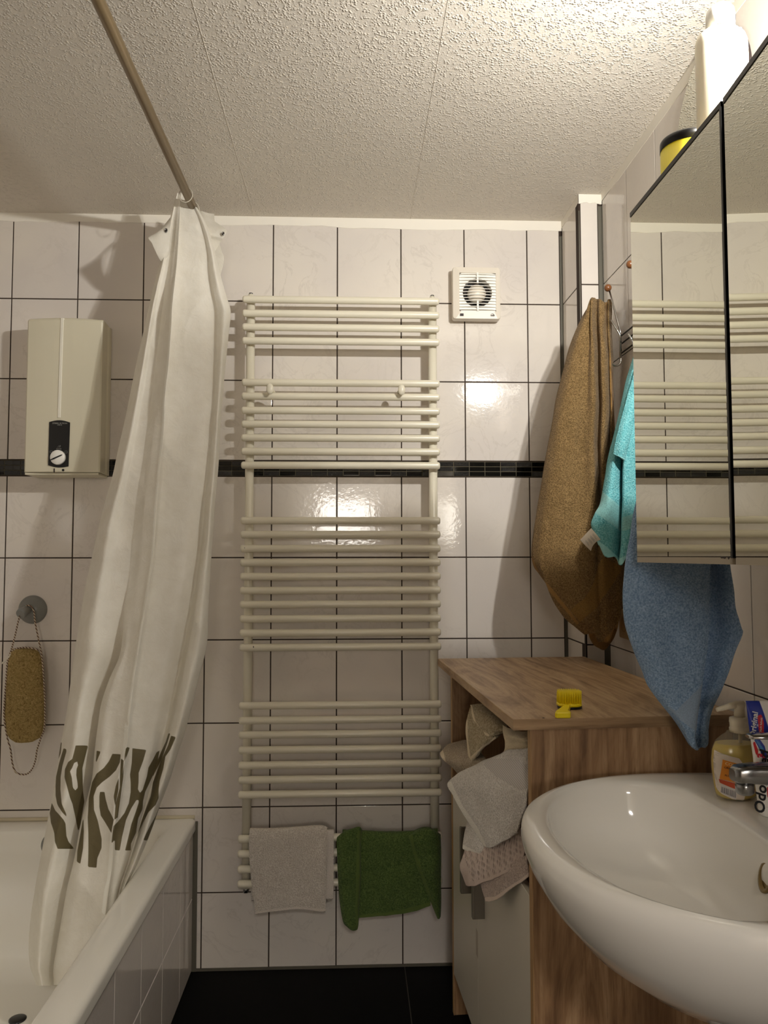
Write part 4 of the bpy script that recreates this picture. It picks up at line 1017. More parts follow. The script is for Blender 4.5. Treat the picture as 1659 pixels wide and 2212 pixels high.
rows=[brow(652,1279,1287,1308,1318,(652,646,648,655,650),.35),brow(660,1271,1286,1308,1319,(664,650,652,658,653),.5),brow(690,1256,1286,1309,1320,None,.7),brow(740,1235,1288,1311,1321,None,.85),brow(800,1218,1289,1313,1322),brow(870,1201,1291,1315,1324),brow(950,1187,1289,1314,1328),brow(1030,1173,1291,1316,1334),brow(1100,1162,1291,1319,1341),brow(1150,1154,1290,1320,1345),
 brow(1195,1150,1288,1322,1349,(1195,1200,1200,1200,1198)),brow(1230,1154,1288,1324,1351,(1222,1245,1250,1240,1225)),brow(1280,1166,1290,1326,1352,(1240,1290,1305,1285,1255)),
 brow(1330,1196,1293,1328,1352,(1280,1330,1352,1330,1285)),brow(1355,1226,1297,1329,1352,(1316,1352,1372,1348,1305)),brow(1380,1250,1300,1330,1352,(1342,1368,1385,1358,1318))]
bt=sheet('brown_towel',rows,150,230,M['brown'],None,onY(1300,650,2.1),thick=.004,amp=.006,fs=9,wr=.0025,wfs=26,
 polys={'band':[[(1232,1318),(1262,1292),(1280,1262),(1290,1225),(1304,1204),(1344,1226),(1322,1262),(1288,1312),(1253,1343)]],
        'hem':[[(1306,650),(1312,648),(1316,760),(1323,850),(1327,930),(1323,930),(1317,850),(1311,760)],[(1150,1200),(1166,1240),(1232,1320),(1250,1345),(1246,1350),(1226,1324),(1162,1248),(1148,1215)],[(1303,1382),(1352,1325),(1356,1335),(1306,1392)]]})
tag(bt,'brown terry towel with woven border hanging from the rack hook next to the corner','towel')
bb=[[(1285,1290,b0+.05),(1305,1290,b0+.045),(1335,1290,b0+.04)],[(1272,1360,b0+.05),(1300,1365,b0+.04),(1334,1350,b0+.04)],[(1279,1388,b0+.05),(1303,1394,b0+.04),(1328,1372,b0+.04)],[(1296,1400,b0+.05),(1306,1403,b0+.045),(1318,1388,b0+.045)]]
sheet('back_corner',bb,24,24,M['brown'],bt,thick=.004,wr=.002)
t0=1.93
def trow(y,l,m,r,yy=None,k=1,dv=1):
    yy=yy or (y,)*4; w=r-l
    return [(l+10,yy[0],t0+.06*k),(l,yy[0],t0+.02*k),(l+2,yy[0],t0-.008*k),(l+(m-l)*.35,yy[1],t0-.034*k),(l+(m-l)*.8,yy[1],t0-.020*k),(m-1,yy[2],t0+.006*k*dv),(m+1,yy[2],t0-.034*k*dv),(m+6,yy[2],t0-.052*k),(m+(r-m)*.35,yy[3],t0-.046*k),(m+(r-m)*.6,yy[3],t0-.03*k),(r,yy[3],t0-.028*k)]
rows=[trow(660,1394,1398,1430,None,.4,.3),trow(700,1381,1392,1440,None,.5,.3),trow(760,1372,1387,1446,None,.7,.3),trow(830,1353,1379,1450,None,.8,.4),trow(880,1342,1371,1452,None,.9,.6),trow(940,1328,1357,1452,None,1,.8),trow(990,1316,1347,1452),trow(1050,1305,1345,1450),trow(1090,1297,1345,1446),trow(1115,1287,1344,1440,(1110,1118,1120,1112)),
 trow(1150,1279,1342,1430,(1132,1155,1170,1145)),trow(1180,1283,1340,1418,(1150,1180,1195,1165)),trow(1205,1290,1338,1400,(1168,1196,1213,1180)),trow(1222,1294,1338,1392,(1178,1203,1219,1192))]
tt=sheet('turquoise_towel',rows,120,200,M['teal'],None,onY(1385,690,t0),thick=.004,amp=.005,fs=10,wr=.0022,wfs=28,seed=21,
 polys={'band':[[(1300,1060),(1344,1100),(1342,1150),(1287,1108)],[(1346,1117),(1400,1100),(1400,1130),(1345,1148)]],'hem':[[(1290,1164),(1338,1208),(1338,1225),(1286,1182)],[(1339,1208),(1365,1188),(1400,1178),(1400,1195),(1366,1200),(1339,1222)]]})
tag(tt,'turquoise terry towel with white care tag hanging beside the mirror cabinet','towel')
fl=[[(1376,790,t0-.05),(1382,790,t0-.058),(1390,790,t0-.05)],[(1358,850,t0-.05),(1370,850,t0-.06),(1384,850,t0-.056)],[(1340,920,t0-.052),(1352,920,t0-.064),(1366,920,t0-.058)],[(1330,960,t0-.05),(1342,962,t0-.064),(1356,965,t0-.058)],[(1326.5,981,t0-.048),(1338,987,t0-.060),(1348,994,t0-.056)]]
sheet('folded_edge',fl,30,60,M['teal'],tt,thick=.006,wr=.002,seed=3,polys={'hem':[[(1324,979),(1349,991),(1349,1000),(1324,986)]],'band':[[(0,0),(1,0),(0,1)]]})
# care tag, slightly curled
tg=[[(1277,1141,t0-.052),(1287,1152.5,t0-.055),(1297.5,1165.5,t0-.050)],[(1269,1149.5,t0-.058),(1279,1161,t0-.062),(1287.5,1171,t0-.056)],[(1261,1158,t0-.060),(1271,1170,t0-.064),(1280,1180,t0-.058)],[(1253,1166.5,t0-.058),(1264.5,1178.5,t0-.060),(1276.5,1190.5,t0-.052)]]
ct=sheet('care_tag',tg,16,16,plain('tag_paper',srgb(226,216,200),.7),tt,thick=.0006)
ct['label']='white printed care tag'
mb=MB(); r=random.Random(5)
for k in range(8):
    f=k/7; a=(1281.5-f*18+ (2 if k%2 else 0),1150.5+f*17.5); L=.55+.35*r.random()
    if k in(0,): L=.6
    e=(a[0]+11*L,a[1]+12.5*L); dy=t0-.0655
    p=onY(a[0]-1,a[1]+1.5,dy); q=onY(e[0]-1,e[1]+1.5,dy); mb.tube([p,p.lerp(q,.5),q],.00042,5)
mb.obj('printed_lines',M['greytext'],ct)
u0=1.345
def urow(y,l,m,r,yy=None,k=1,lean=0):
    yy=yy or (y,)*5; o=u0+lean; vd=.028*min(1,max(0,(1500-y)/120))
    return [(l+12,yy[0],o+.050*k),(l,yy[0],o+.012*k),(l+2,yy[0],o-.006*k),(l+(m-l)*.25,yy[1],o-.026*k),(l+(m-l)*.55,yy[2],o-.032*k),(l+(m-l)*.85,yy[3],o-.034*k),(m-1,yy[3],o-.030*k),(m,yy[3],o-.018*k),(m-4,yy[3],o+(.014+vd)*k),(m+(r-m)*.25,yy[4],o+(.014+vd)*k),(m+(r-m)*.7,yy[4],o+(.004+vd*.6)*k),(r-1,yy[4],o+.016*k),(r,yy[4],o+.024*k)]
rows=[urow(880,1440,1500,1530,None,.4,.10),urow(960,1408,1515,1550,None,.7,.06),urow(1040,1387,1525,1562,None,.9,.02),urow(1120,1371,1530,1568),urow(1200,1357,1531,1572),urow(1250,1352,1531,1577),urow(1300,1349,1530,1585,(1300,1300,1300,1300,1312)),urow(1340,1350.5,1528.5,1600,(1340,1340,1340,1340,1356)),urow(1372,1359,1527,1603,(1372,1372,1372,1372,1368)),urow(1410,1375,1524,1590,(1410,1412,1412,1412,1400)),urow(1450,1393,1519,1570,None),urow(1485,1404,1514,1556,(1482,1485,1485,1485,1485)),urow(1520,1431,1508,1542),urow(1550,1454,1504,1533),urow(1575,1471,1501,1528,(1575,1575,1575,1578,1575)),urow(1595,1481,1500,1527,(1592,1594,1596,1596,1595),.8),urow(1610,1490,1503,1525,(1606,1610,1611,1611,1608),.7),urow(1618,1500,1507,1520,(1614,1616,1618,1618,1614),.5)]
bl=sheet('light_blue_towel',rows,140,220,M['blue'],None,onY(1480,960,u0),thick=.004,amp=.009,fs=11,wr=.005,wfs=17,seed=40,
 polys={'band':[[(1462,1535),(1506,1492),(1520,1470),(1512,1510),(1503,1580),(1476,1560),(1440,1522)]],'hem':[[(0,0),(1,0),(0,1)]]})
tag(bl,'light blue terry towel hanging below the mirror cabinet, its tip over the oak cabinet','towel')
# wall socket behind the towels
sk=onX(1350,1348,XR-.006)
so=thing('wall_socket',(XR,sk.y,sk.z-.04),'beige wall socket half hidden between the brown and light blue towels','socket')
MB().box((XR+.001,sk.y-.04,sk.z-.04),(XR-.009,sk.y+.04,sk.z+.04),.003).obj('cover_plate',plain('beige_plastic',srgb(178,152,112),.4),so)
MB().lathe([(.021,0),(.021,.002),(.018,.0005),(.001,.0005)],(XR-.0088,sk.y,sk.z),(-1,0,0),n=28).obj('socket_insert',plain('beige_insert',srgb(160,134,96),.4),so)

# ================================================================== oak bathroom cabinet (its own axes: x to the right, y to the back)
ZC0=.955
fl_=onZ(1108,1554,ZC0); fr_=onZ(1550,1547,ZC0); ang=math.atan2(fr_.y-fl_.y,fr_.x-fl_.x)
bl_=onZ(928,1423,ZC0); ang2=math.atan2(-(bl_.x-fl_.x),(bl_.y-fl_.y)); RZ=(ang+ang2)/2
LEN=(bl_-fl_).length
cab=thing('oak_cabinet',(fl_.x,fl_.y,0),'oak effect bathroom cabinet with white doors and an open towel shelf','cabinet',rz=RZ)
LW=.415; FX=.036; TH_=.018
def cb(name,a,b,mat,parent=cab,bev=.0006): return MB().box(a,b,bev,1).obj(name,mat,parent,local=True)
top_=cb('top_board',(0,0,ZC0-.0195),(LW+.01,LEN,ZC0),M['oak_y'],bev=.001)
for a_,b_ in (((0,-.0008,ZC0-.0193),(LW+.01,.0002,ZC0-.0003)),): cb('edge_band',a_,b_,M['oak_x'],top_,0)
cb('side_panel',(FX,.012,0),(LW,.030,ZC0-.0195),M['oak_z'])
cb('side_panel',(FX,LEN-.030,0),(LW,LEN-.012,ZC0-.0195),M['oak_z'])
cb('front_strip',(FX-.0012,.0118,0),(FX,.0305,ZC0-.0195),M['oakedge'],bev=0)
cb('front_strip',(FX-.0012,LEN-.0305,0),(FX,LEN-.0118,ZC0-.0195),M['oakedge'],bev=0)
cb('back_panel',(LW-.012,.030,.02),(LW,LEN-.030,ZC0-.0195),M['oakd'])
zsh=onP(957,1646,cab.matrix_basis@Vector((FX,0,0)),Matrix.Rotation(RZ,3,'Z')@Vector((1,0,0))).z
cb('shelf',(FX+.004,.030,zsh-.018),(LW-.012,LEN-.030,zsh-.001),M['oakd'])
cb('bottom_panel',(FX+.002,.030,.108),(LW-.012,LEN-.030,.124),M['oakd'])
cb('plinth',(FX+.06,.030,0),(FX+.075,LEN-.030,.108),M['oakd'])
def cf(px,py,x=FX):
    n=Matrix.Rotation(RZ,3,'Z')@Vector((1,0,0)); p=Matrix.Translation(cab.location)@Matrix.Rotation(RZ,4,'Z')@Vector((x,0,0))
    w=onP(px,py,p,n); return Matrix.Rotation(-RZ,3,'Z')@(w-cab.location)
gy=cf(1033,2100).y
for a,b,hp_ in ((.031,gy-.001,((1023,1905),(1047,1984))),(gy+.001,LEN-.031,((997,1787),(1020,1929)))):
    dr=cb('cabinet_door',(FX-.0005,a,.110),(FX+.015,b,zsh),M['cabwhite'],bev=.0008)
    # flat strip pull that stands off the door front
    p1=cf(hp_[1][0],hp_[1][1],FX); y_=p1.y; hz0=p1.z; hx=cf(hp_[0][0],hp_[1][1]).x
    hx=FX-.028; hz1=max(cf(hp_[1][0],hp_[0][1],FX).z,hz0+.13)
    h=MB().box((hx,y_-.004,hz0),(FX+.001,y_+.003,hz1),.0015).obj('handle',M['handle'],dr,local=True)
    MB().box((hx-.001,y_-.006,hz0+.001),(hx+.005,y_+.008,hz1-.001),.0015).obj('grip_lip',M['handle'],h,local=True)
tape=cf(1032,2040); cb('tape_patch',(FX-.0009,tape.y-.004,tape.z-.03),(FX-.0004,tape.y+.016,tape.z+.03),M['frame'],bev=0)
dh=onZ(1174,1551,ZC0); dh=Matrix.Rotation(-RZ,3,'Z')@(dh-cab.location)
MB().lathe([(.0022,0),(.0022,.0004)],(dh.x,dh.y,ZC0),n=14).obj('screw_hole',M['blackm'],top_,local=True)
# ------------------------------------------------------------------ yellow brush on the top board
pc=onZ(1231,1545,ZC0)
br=thing('yellow_brush',(pc.x,pc.y,ZC0),'small yellow bristle brush lying on the oak cabinet top','brush')
bc=onZ(1233,1527,ZC0+.004); sw=26.5/1680*bc.y
def oval(cx,cy,z,rx,ry,n=32,p=.75): return [(cx+rx*math.copysign(abs(math.cos(a))**p,math.cos(a)),cy+ry*math.copysign(abs(math.sin(a))**p,math.sin(a)),z) for a in [2*PI*k/n for k in range(n)]]
MB().loft([oval(bc.x,bc.y+.012,ZC0+z,sw*k,.021*k) for z,k in ((.0045,.95),(.006,1),(.009,1),(.010,.96))]).obj('head',M['yellow'],br)
MB().loft([oval(bc.x+.001,bc.y+.012,ZC0+z,sw*.97,.0205) for z in (0,.0045)]).obj('sole',M['black'],br)
hd=[onZ(*p,ZC0+.009) for p in ((1220,1521),(1233,1521))]
h0=onZ(1199,1544,ZC0+.006); h1=onZ(1237,1546,ZC0+.006)
poly=[Vector((h0.x,h0.y,0)),Vector((h0.x+.002,h0.y-.004,0)),Vector((h1.x-.003,h0.y-.004,0)),Vector((h1.x,h0.y+.001,0)),Vector((h1.x-.001,h0.y+.016,0)),Vector((hd[1].x-.002,bc.y-.004,0)),Vector((hd[0].x,bc.y-.004,0)),Vector((h0.x+.005,h0.y+.014,0))]
mb=MB(); c=sum(poly,Vector())/len(poly)
mb.loft([[((p-c)*k+c)+Vector((0,0,ZC0+z)) for p in poly] for z,k in ((.0005,.95),(.002,1),(.009,1),(.0105,.93))],smooth=False); mb.obj('grip',M['yellow'],br)
n_=0
first=None
for i in range(10):
    for j in range(7):
        x=bc.x+(-.5+i/9)*sw*1.72; y=bc.y+.012+(-.5+j/6)*.032
        if abs((x-bc.x)/sw)**3+abs((y-bc.y-.012)/.021)**3>.95: continue
        if first is None:
            first=MB().tube([(0,0,.009),(.0004,.0004,.026),(.0014,.0014,.0335)],[.0011,.00095,.0005],6).obj('bristle',M['yellow'],br,local=True); first.location=(x-pc.x,y-pc.y,0); o=first
        else:
            o=first.copy(); COL.objects.link(o); o.parent=br; o.location=(x-pc.x,y-pc.y,0)
        n_+=1
# ------------------------------------------------------------------ towels and rags in the open shelf
M['beige']=terry('beige_cotton',srgb(146,130,110),srgb(200,186,164),300,.6,band=srgb(178,160,132),hem=srgb(226,212,186))
M['cream']=terry('cream_terry',srgb(150,134,104),srgb(206,192,162),260,.9,band=srgb(182,166,134),hem=srgb(228,214,184))
M['greywhite']=terry('grey_white_terry',srgb(190,184,176),srgb(242,238,232),300,1.0,band=srgb(216,210,204),ribs=(95,.7),hem=srgb(240,236,226))
M['mauve']=terry('mauve_terry',srgb(164,148,138),srgb(218,202,190),330,.8,band=srgb(176,160,150),bandscale=150,hem=srgb(222,206,192))
def cloth(name,rows,mat,label,nu=60,nv=60,parent=None,**k):
    kw=dict(thick=.004,amp=.006,fs=18,wr=.003,wfs=30); kw.update(k)
    c=rows[0][0]; o=sheet(name,rows,nu,nv,mat,parent,None if parent else onY(c[0],c[1],c[2]),**kw)
    if parent is None: tag(o,label,'towel')
    return o
cloth('beige_rag',[[(951,1626,2.04),(968,1609,2.06),(990,1602,2.06),(1012,1600,2.02),(1030,1606,1.96)],[(953,1634,1.99),(970,1622,1.98),(992,1618,1.96),(1015,1615,1.93),(1034,1616,1.90)],[(962,1644,1.97),(975,1640,1.94),(996,1640,1.90),(1020,1634,1.86),(1042,1630,1.84)],[(975,1654,1.95),(990,1652,1.90),(1010,1648,1.86),(1030,1644,1.82),(1050,1640,1.80)],[(988,1668,1.93),(1003,1668,1.88),(1020,1664,1.83),(1036,1660,1.80),(1052,1655,1.78)]],M['beige'],'crumpled beige cloth at the far end of the open cabinet shelf',amp=.006,fs=20,wr=.008,wfs=15,seed=1,polys={'hem':[[(948,1620),(957,1620),(966,1648),(958,1650)]],'band':[[(0,0),(1,0),(0,1)]]})
NB={'band':[[(0,0),(1,0),(0,1)]]}
cc_=cloth('cream_cloth',[[(1016,1528,1.93),(1034,1540,1.88),(1058,1552,1.82),(1092,1566,1.78)],[(1009,1556,1.90),(1030,1568,1.84),(1056,1578,1.79),(1086,1580,1.77)],[(1007,1580,1.89),(1026,1588,1.83),(1046,1596,1.78),(1076,1592,1.76)],[(1010,1606,1.88),(1022,1608,1.83),(1038,1610,1.79),(1060,1603,1.77)],[(1012,1630,1.88),(1018,1633,1.84),(1028,1628,1.81),(1046,1612,1.79)],[(1015,1641,1.88),(1019,1643,1.85),(1024,1640,1.83),(1032,1630,1.81)]],M['cream'],'cream terry cloth hanging out under the oak cabinet top',amp=.003,fs=15,wr=.005,wfs=16,seed=6,polys={'hem':[[(1004,1550),(1011,1556),(1012,1600),(1018,1634),(1040,1612),(1070,1592),(1074,1597),(1042,1620),(1022,1648),(1008,1640)]],**NB})
cloth('folded_flap',[[(1017,1524,1.92),(1042,1522,1.88),(1072,1542,1.82),(1096,1566,1.77)],[(1020,1540,1.88),(1042,1543,1.83),(1068,1556,1.78),(1094,1570,1.75)],[(1026,1560,1.86),(1042,1566,1.81),(1062,1576,1.76),(1092,1576,1.74)],[(1031,1571,1.86),(1043,1582,1.81),(1057,1590,1.765),(1088,1582,1.745)]],M['cream'],None,parent=cc_,amp=.004,fs=18,wr=.004,wfs=18,seed=16,polys={'hem':[[(1013,1524),(1020,1524),(1030,1560),(1043,1578),(1058,1586),(1058,1593),(1040,1586),(1026,1570)]],**NB})
cloth('cream_rag',[[(1086,1566,1.66),(1100,1574,1.62),(1116,1578,1.60),(1134,1580,1.58),(1150,1580,1.58)],[(1088,1586,1.62),(1102,1590,1.58),(1118,1592,1.55),(1134,1594,1.53),(1150,1594,1.53)],[(1092,1604,1.60),(1108,1606,1.58),(1122,1606,1.55),(1136,1608,1.53),(1150,1608,1.53)],[(1090,1622,1.60),(1106,1624,1.57),(1122,1626,1.54),(1136,1626,1.52),(1150,1626,1.52)],[(1070,1640,1.62),(1092,1640,1.58),(1112,1640,1.55),(1132,1640,1.52),(1150,1640,1.52)]],M['cream'],'cream ruffled cloth beside the near end of the open cabinet shelf',amp=.008,fs=24,wr=.010,wfs=16,seed=14)
gw=cloth('grey_white_towel',[[(1085,1630,1.62),(1102,1622,1.56),(1120,1619,1.53),(1142,1616,1.49),(1158,1614,1.47)],
 [(1040,1646,1.68),(1066,1640,1.60),(1092,1638,1.55),(1126,1640,1.49),(1158,1640,1.46)],
 [(1000,1668,1.76),(1034,1662,1.66),(1066,1662,1.58),(1106,1668,1.51),(1156,1672,1.45)],
 [(968,1691,1.81),(1006,1692,1.70),(1044,1696,1.60),(1086,1704,1.52),(1140,1706,1.44)],
 [(980,1718,1.77),(1012,1722,1.68),(1048,1730,1.59),(1086,1738,1.51),(1136,1738,1.44)],
 [(998,1752,1.72),(1022,1758,1.65),(1052,1764,1.58),(1086,1770,1.51),(1128,1766,1.45)],
 [(1022,1788,1.66),(1038,1794,1.61),(1060,1798,1.56),(1086,1800,1.51),(1120,1790,1.46)],
 [(1046,1826,1.60),(1056,1828,1.57),(1072,1824,1.53),(1092,1814,1.50),(1118,1796,1.47)]],M['greywhite'],'grey white terry towel with ribbed border hanging out of the cabinet shelf',nu=90,nv=100,amp=.010,fs=13,wr=.005,wfs=14,
 polys={'band':[[(1044,1652),(1062,1640),(1120,1640),(1150,1660),(1150,1700),(1126,1706),(1076,1680)]],'hem':[[(966,1690),(976,1688),(1000,1738),(1034,1788),(1054,1830),(1044,1830),(1020,1792),(994,1752),(976,1720)]]})
cloth('white_terry_towel',[[(1010,1774,1.74),(1022,1770,1.68),(1036,1782,1.64),(1060,1800,1.60)],[(1005,1798,1.72),(1018,1798,1.67),(1034,1804,1.63),(1057,1816,1.59)],[(1001,1827,1.70),(1016,1830,1.66),(1032,1834,1.62),(1054,1836,1.59)],[(1001,1832,1.70),(1018,1842,1.66),(1036,1852,1.62),(1052,1859,1.59)]],M['greywhite'],'fluffy white terry towel corner hanging below the grey white towel',amp=.006,polys={'hem':[[(1000,1824),(1052,1848),(1052,1862),(998,1836)]],'band':[[(0,0),(1,0),(0,1)]]},nu=50,nv=60)
t=NT('waffle_cotton'); v=t.coord((1,1,.7)); w_=t.n('ShaderNodeTexVoronoi'); w_.inputs['Scale'].default_value=130; w_.inputs['Randomness'].default_value=.25; t.l(v,w_.inputs['Vector'])
pit=t.mrange(w_.outputs['Distance'],.12,.5,0,1); nn=t.noise(v,420,2)
hm=t.mrange(t.attr('hem'),-.6,.6,0,1); pit=t.math('MAXIMUM',pit,hm)
t.set(Base_Color=t.mix(pit,srgb(172,154,144),t.mix(nn,srgb(190,172,162),srgb(216,200,188))),Roughness=.95); t.bump(t.math('ADD',pit,t.math('MULTIPLY',nn,.3)),.8,.003); M['waffle']=t.m
cloth('waffle_towel',[[(1008,1826,1.70),(1030,1822,1.64),(1060,1815,1.58),(1098,1800,1.52),(1128,1786,1.48)],[(1000,1850,1.69),(1026,1850,1.63),(1060,1846,1.57),(1098,1832,1.51),(1134,1812,1.47)],[(994,1870,1.69),(1024,1876,1.62),(1058,1872,1.57),(1096,1856,1.51),(1136,1838,1.47)],[(1001,1892,1.68),(1024,1898,1.62),(1056,1892,1.57),(1092,1876,1.51),(1130,1858,1.47)],[(1008,1911,1.67),(1024,1914,1.62),(1054,1904,1.57),(1090,1888,1.51),(1128,1866,1.48)]],M['waffle'],'mauve waffle towel hanging in the middle of the cloths at the cabinet front',amp=.006,nu=70,nv=60,polys={'hem':[[(992,1866),(1004,1850),(1026,1912),(1006,1914)],[(1008,1906),(1054,1897),(1090,1881),(1130,1860),(1130,1870),(1090,1892),(1054,1908),(1010,1918)]]})
cloth('mauve_towel',[[(1034,1896,1.62),(1060,1888,1.57),(1096,1872,1.51),(1140,1846,1.45)],[(1040,1912,1.61),(1064,1906,1.56),(1098,1892,1.50),(1142,1866,1.45)],[(1046,1932,1.60),(1070,1924,1.55),(1100,1908,1.50),(1144,1880,1.45)],[(1051,1948,1.59),(1070,1944,1.55),(1102,1922,1.50),(1144,1892,1.45)]],M['mauve'],'mauve terry towel hanging lowest of the cloths at the cabinet front',amp=.006,polys={'hem':[[(1048,1940),(1070,1936),(1104,1914),(1146,1884),(1146,1898),(1104,1928),(1070,1950),(1048,1954)]],'band':[[(0,0),(1,0),(0,1)]]})

# ================================================================== soap dispenser and toothpaste on the basin
def deck(px,py): return onZ(px,py,ZS+.0005)
sb=deck(1588,1724); sY=sb.y; kx=lambda px: onY(px,1640,sY).x
SX=(kx(1537)+kx(1640))/2; sr=(kx(1640)-kx(1537))/2
soap=thing('soap_dispenser',(SX,sY,ZS),'pump dispenser of yellow liquid soap with orange label on the wash basin','soap dispenser')
zz=lambda py: onY(1590,py,sY).z-ZS
zt1=zz(1585)
prof=[(sr*.62,.001),(sr*.80,.003),(sr*.86,.010),(sr*.93,zz(1690)),(sr*.99,zz(1660)),(sr,zz(1640)),(sr*.95,zz(1618)),(sr*.80,zz(1600)),(sr*.55,zz(1588)),(sr*.36,zz(1582)),(sr*.33,zz(1578))]
def profr(z): return float(np.interp(z,[p[1] for p in prof],[p[0] for p in prof]))
SYK=.62
t=NT('clear_plastic'); g=t.n('ShaderNodeBsdfTransparent'); g.inputs[0].default_value=(.93,.92,.88,1); mx=t.n('ShaderNodeMixShader'); mx.inputs[0].default_value=.16; t.set(Base_Color=srgb(225,220,205),Roughness=.1)
t.l(g.outputs[0],mx.inputs[1]); t.l(t.b.outputs[0],mx.inputs[2]); t.l(mx.outputs[0],t.out.inputs[0]); M['clear']=t.m
t=NT('yellow_soap'); t.set(Base_Color=srgb(214,190,84),Roughness=.18,Subsurface_Weight=.5,Subsurface_Radius=(.03,.02,.006),Subsurface_Scale=.5); M['soap']=t.m
body=MB().lathe(prof,(SX,sY,ZS),n=48,sy=SYK).obj('bottle',M['clear'],soap)
zl=zz(1604); lq=[(profr(z)*.975,max(z,.002)) for z in np.linspace(.001,zl,16)]
MB().lathe(lq,(SX,sY,ZS),n=48,sy=SYK).obj('liquid',M['soap'],body)
t=NT('frosted_pump'); t.set(Base_Color=srgb(222,214,192),Roughness=.35,Subsurface_Weight=.3,Subsurface_Radius=(.01,.009,.007)); M['pump']=t.m
cxp=onY(1598,1560,sY).x
MB().lathe([(.0155,zz(1581)),(.0160,zz(1573)),(.0150,zz(1571)),(.0150,zz(1562)),(.0158,zz(1560)),(.0152,zz(1551)),(.010,zz(1548))],(cxp,sY,ZS),n=36).obj('collar',M['pump'],soap)
ph=MB().lathe([(.0085,zz(1550)),(.0075,zz(1530)),(.0085,zz(1524)),(.0090,zz(1521)),(.006,zz(1518.5)),(.001,zz(1518))],(cxp,sY,ZS),n=24).obj('pump_head',M['pump'],soap)
q=lambda px,py: onY(px,py,sY)
MB().tube([q(1606,1522),q(1590,1522),q(1575,1525.5),q(1560,1530),q(1548,1533.5)],[.006,.0058,.0048,.004,.0032],14).obj('nozzle',M['pump'],ph)
MB().tube([(cxp,sY,ZS+zz(1578)),(cxp,sY,ZS+.02)],.0028,10).obj('dip_tube',M['pump'],body)
def bendS(x0,zc,rot=0,out=.0006):
    def f(co):
        x=x0+co.x*math.cos(rot)-co.y*math.sin(rot); z=zc+co.x*math.sin(rot)+co.y*math.cos(rot); r_=profr(z); x=max(-r_*.985,min(r_*.985,x))
        return Vector((SX+x,sY-SYK*math.sqrt(max(0,r_*r_-x*x))-out-co.z,ZS+z))
    return f
def patch(name,px_poly,mat,out,parent=soap):
    """label piece: outline in image points, laid on the curved bottle front"""
    xs=[p[0] for p in px_poly]; ys=[p[1] for p in px_poly]; n=26; mb=MB()
    X=np.linspace(min(xs),max(xs),n+1); Yp=np.linspace(min(ys),max(ys),n+1); cache={}
    bmv={}
    def vert(px,py):
        key=(round(px,3),round(py,3))
        if key not in bmv:
            p=onY(px,py,sY-.015); bmv[key]=mb.bm.verts.new(bendS(p.x-SX,p.z-ZS,0,out)(Vector((0,0,0))))
        return bmv[key]
    for py0,py1 in zip(Yp,Yp[1:]):
        def span(py):
            c=[]; py=min(max(py,min(ys)+.01),max(ys)-.01)
            for (ax,ay),(bx_,by) in zip(px_poly,px_poly[1:]+px_poly[:1]):
                if (ay>py)!=(by>py): c.append(ax+(py-ay)*(bx_-ax)/(by-ay))
            return min(c),max(c)
        a0,b0_=span(py0); a1,b1=span(py1)
        for k in range(14):
            f0,f1=k/14,(k+1)/14
            mb.face([vert(a0+(b0_-a0)*f0,py0),vert(a1+(b1-a1)*f0,py1),vert(a1+(b1-a1)*f1,py1),vert(a0+(b0_-a0)*f1,py0)],True)
    return mb.obj(name,mat,parent)
lab=patch('label',[(1543,1623),(1575,1632),(1590,1634),(1598,1645),(1600,1660),(1608,1700),(1604,1729),(1585,1727),(1560,1716),(1549,1698),(1543,1665)],plain('label_white',srgb(226,214,200),.5),.0005)
patch('orange_panel',[(1560,1640),(1590,1647),(1593,1672),(1592,1690),(1574,1686),(1556,1684)],plain('label_orange',srgb(228,142,40),.5),.0009,lab)
patch('red_panel',[(1555,1684),(1574,1687),(1594,1692),(1602,1700),(1596,1706),(1578,1700),(1557,1692)],plain('label_red',srgb(198,76,36),.5),.0011,lab)
patch('barcode_ground',[(1558,1694),(1590,1702),(1587,1726),(1562,1716)],plain('label_pale',srgb(216,210,204),.5),.0009,lab)
mb=MB()
r=random.Random(4); px=1560.0
while px<1586:
    w_=r.uniform(.5,1.5); p=onY(px,1700+(px-1560)*.28,sY-.015); p2=onY(px,1713+(px-1560)*.34,sY-.015); p3=onY(px+w_,1713+(px-1560)*.34,sY-.015)
    a=bendS(p.x-SX,p.z-ZS,0,.0014)(Vector()); b=bendS(p2.x-SX,p2.z-ZS,0,.0014)(Vector()); c=bendS(p3.x-SX,p3.z-ZS,0,.0014)(Vector()); d_=bendS(p3.x-SX,p.z-ZS,0,.0014)(Vector())
    mb.prism([a,b,c,d_],(0,.0003,0)); px+=w_+r.uniform(.6,1.5)
mb.obj('barcode',plain('grey_ink',srgb(96,94,100),.5),lab)
c=onY(1577,1650,sY-.015); text('label_text','COMBI',.0062,(0,0,0),(1,0,0),(0,0,1),plain('cream_ink',srgb(244,214,160),.5),lab,bend=bendS(c.x-SX,c.z-ZS,-.18,.0012))
for i,(py,tx) in enumerate(((1658,'ORANGE'),(1675,'FLÜSSIG'))):
    c=onY(1574,py,sY-.015); text('label_text',tx,.0042,(0,0,0),(1,0,0),(0,0,1),plain('brown_ink',srgb(120,60,16),.5),lab,bend=bendS(c.x-SX,c.z-ZS,-.12,.0012))
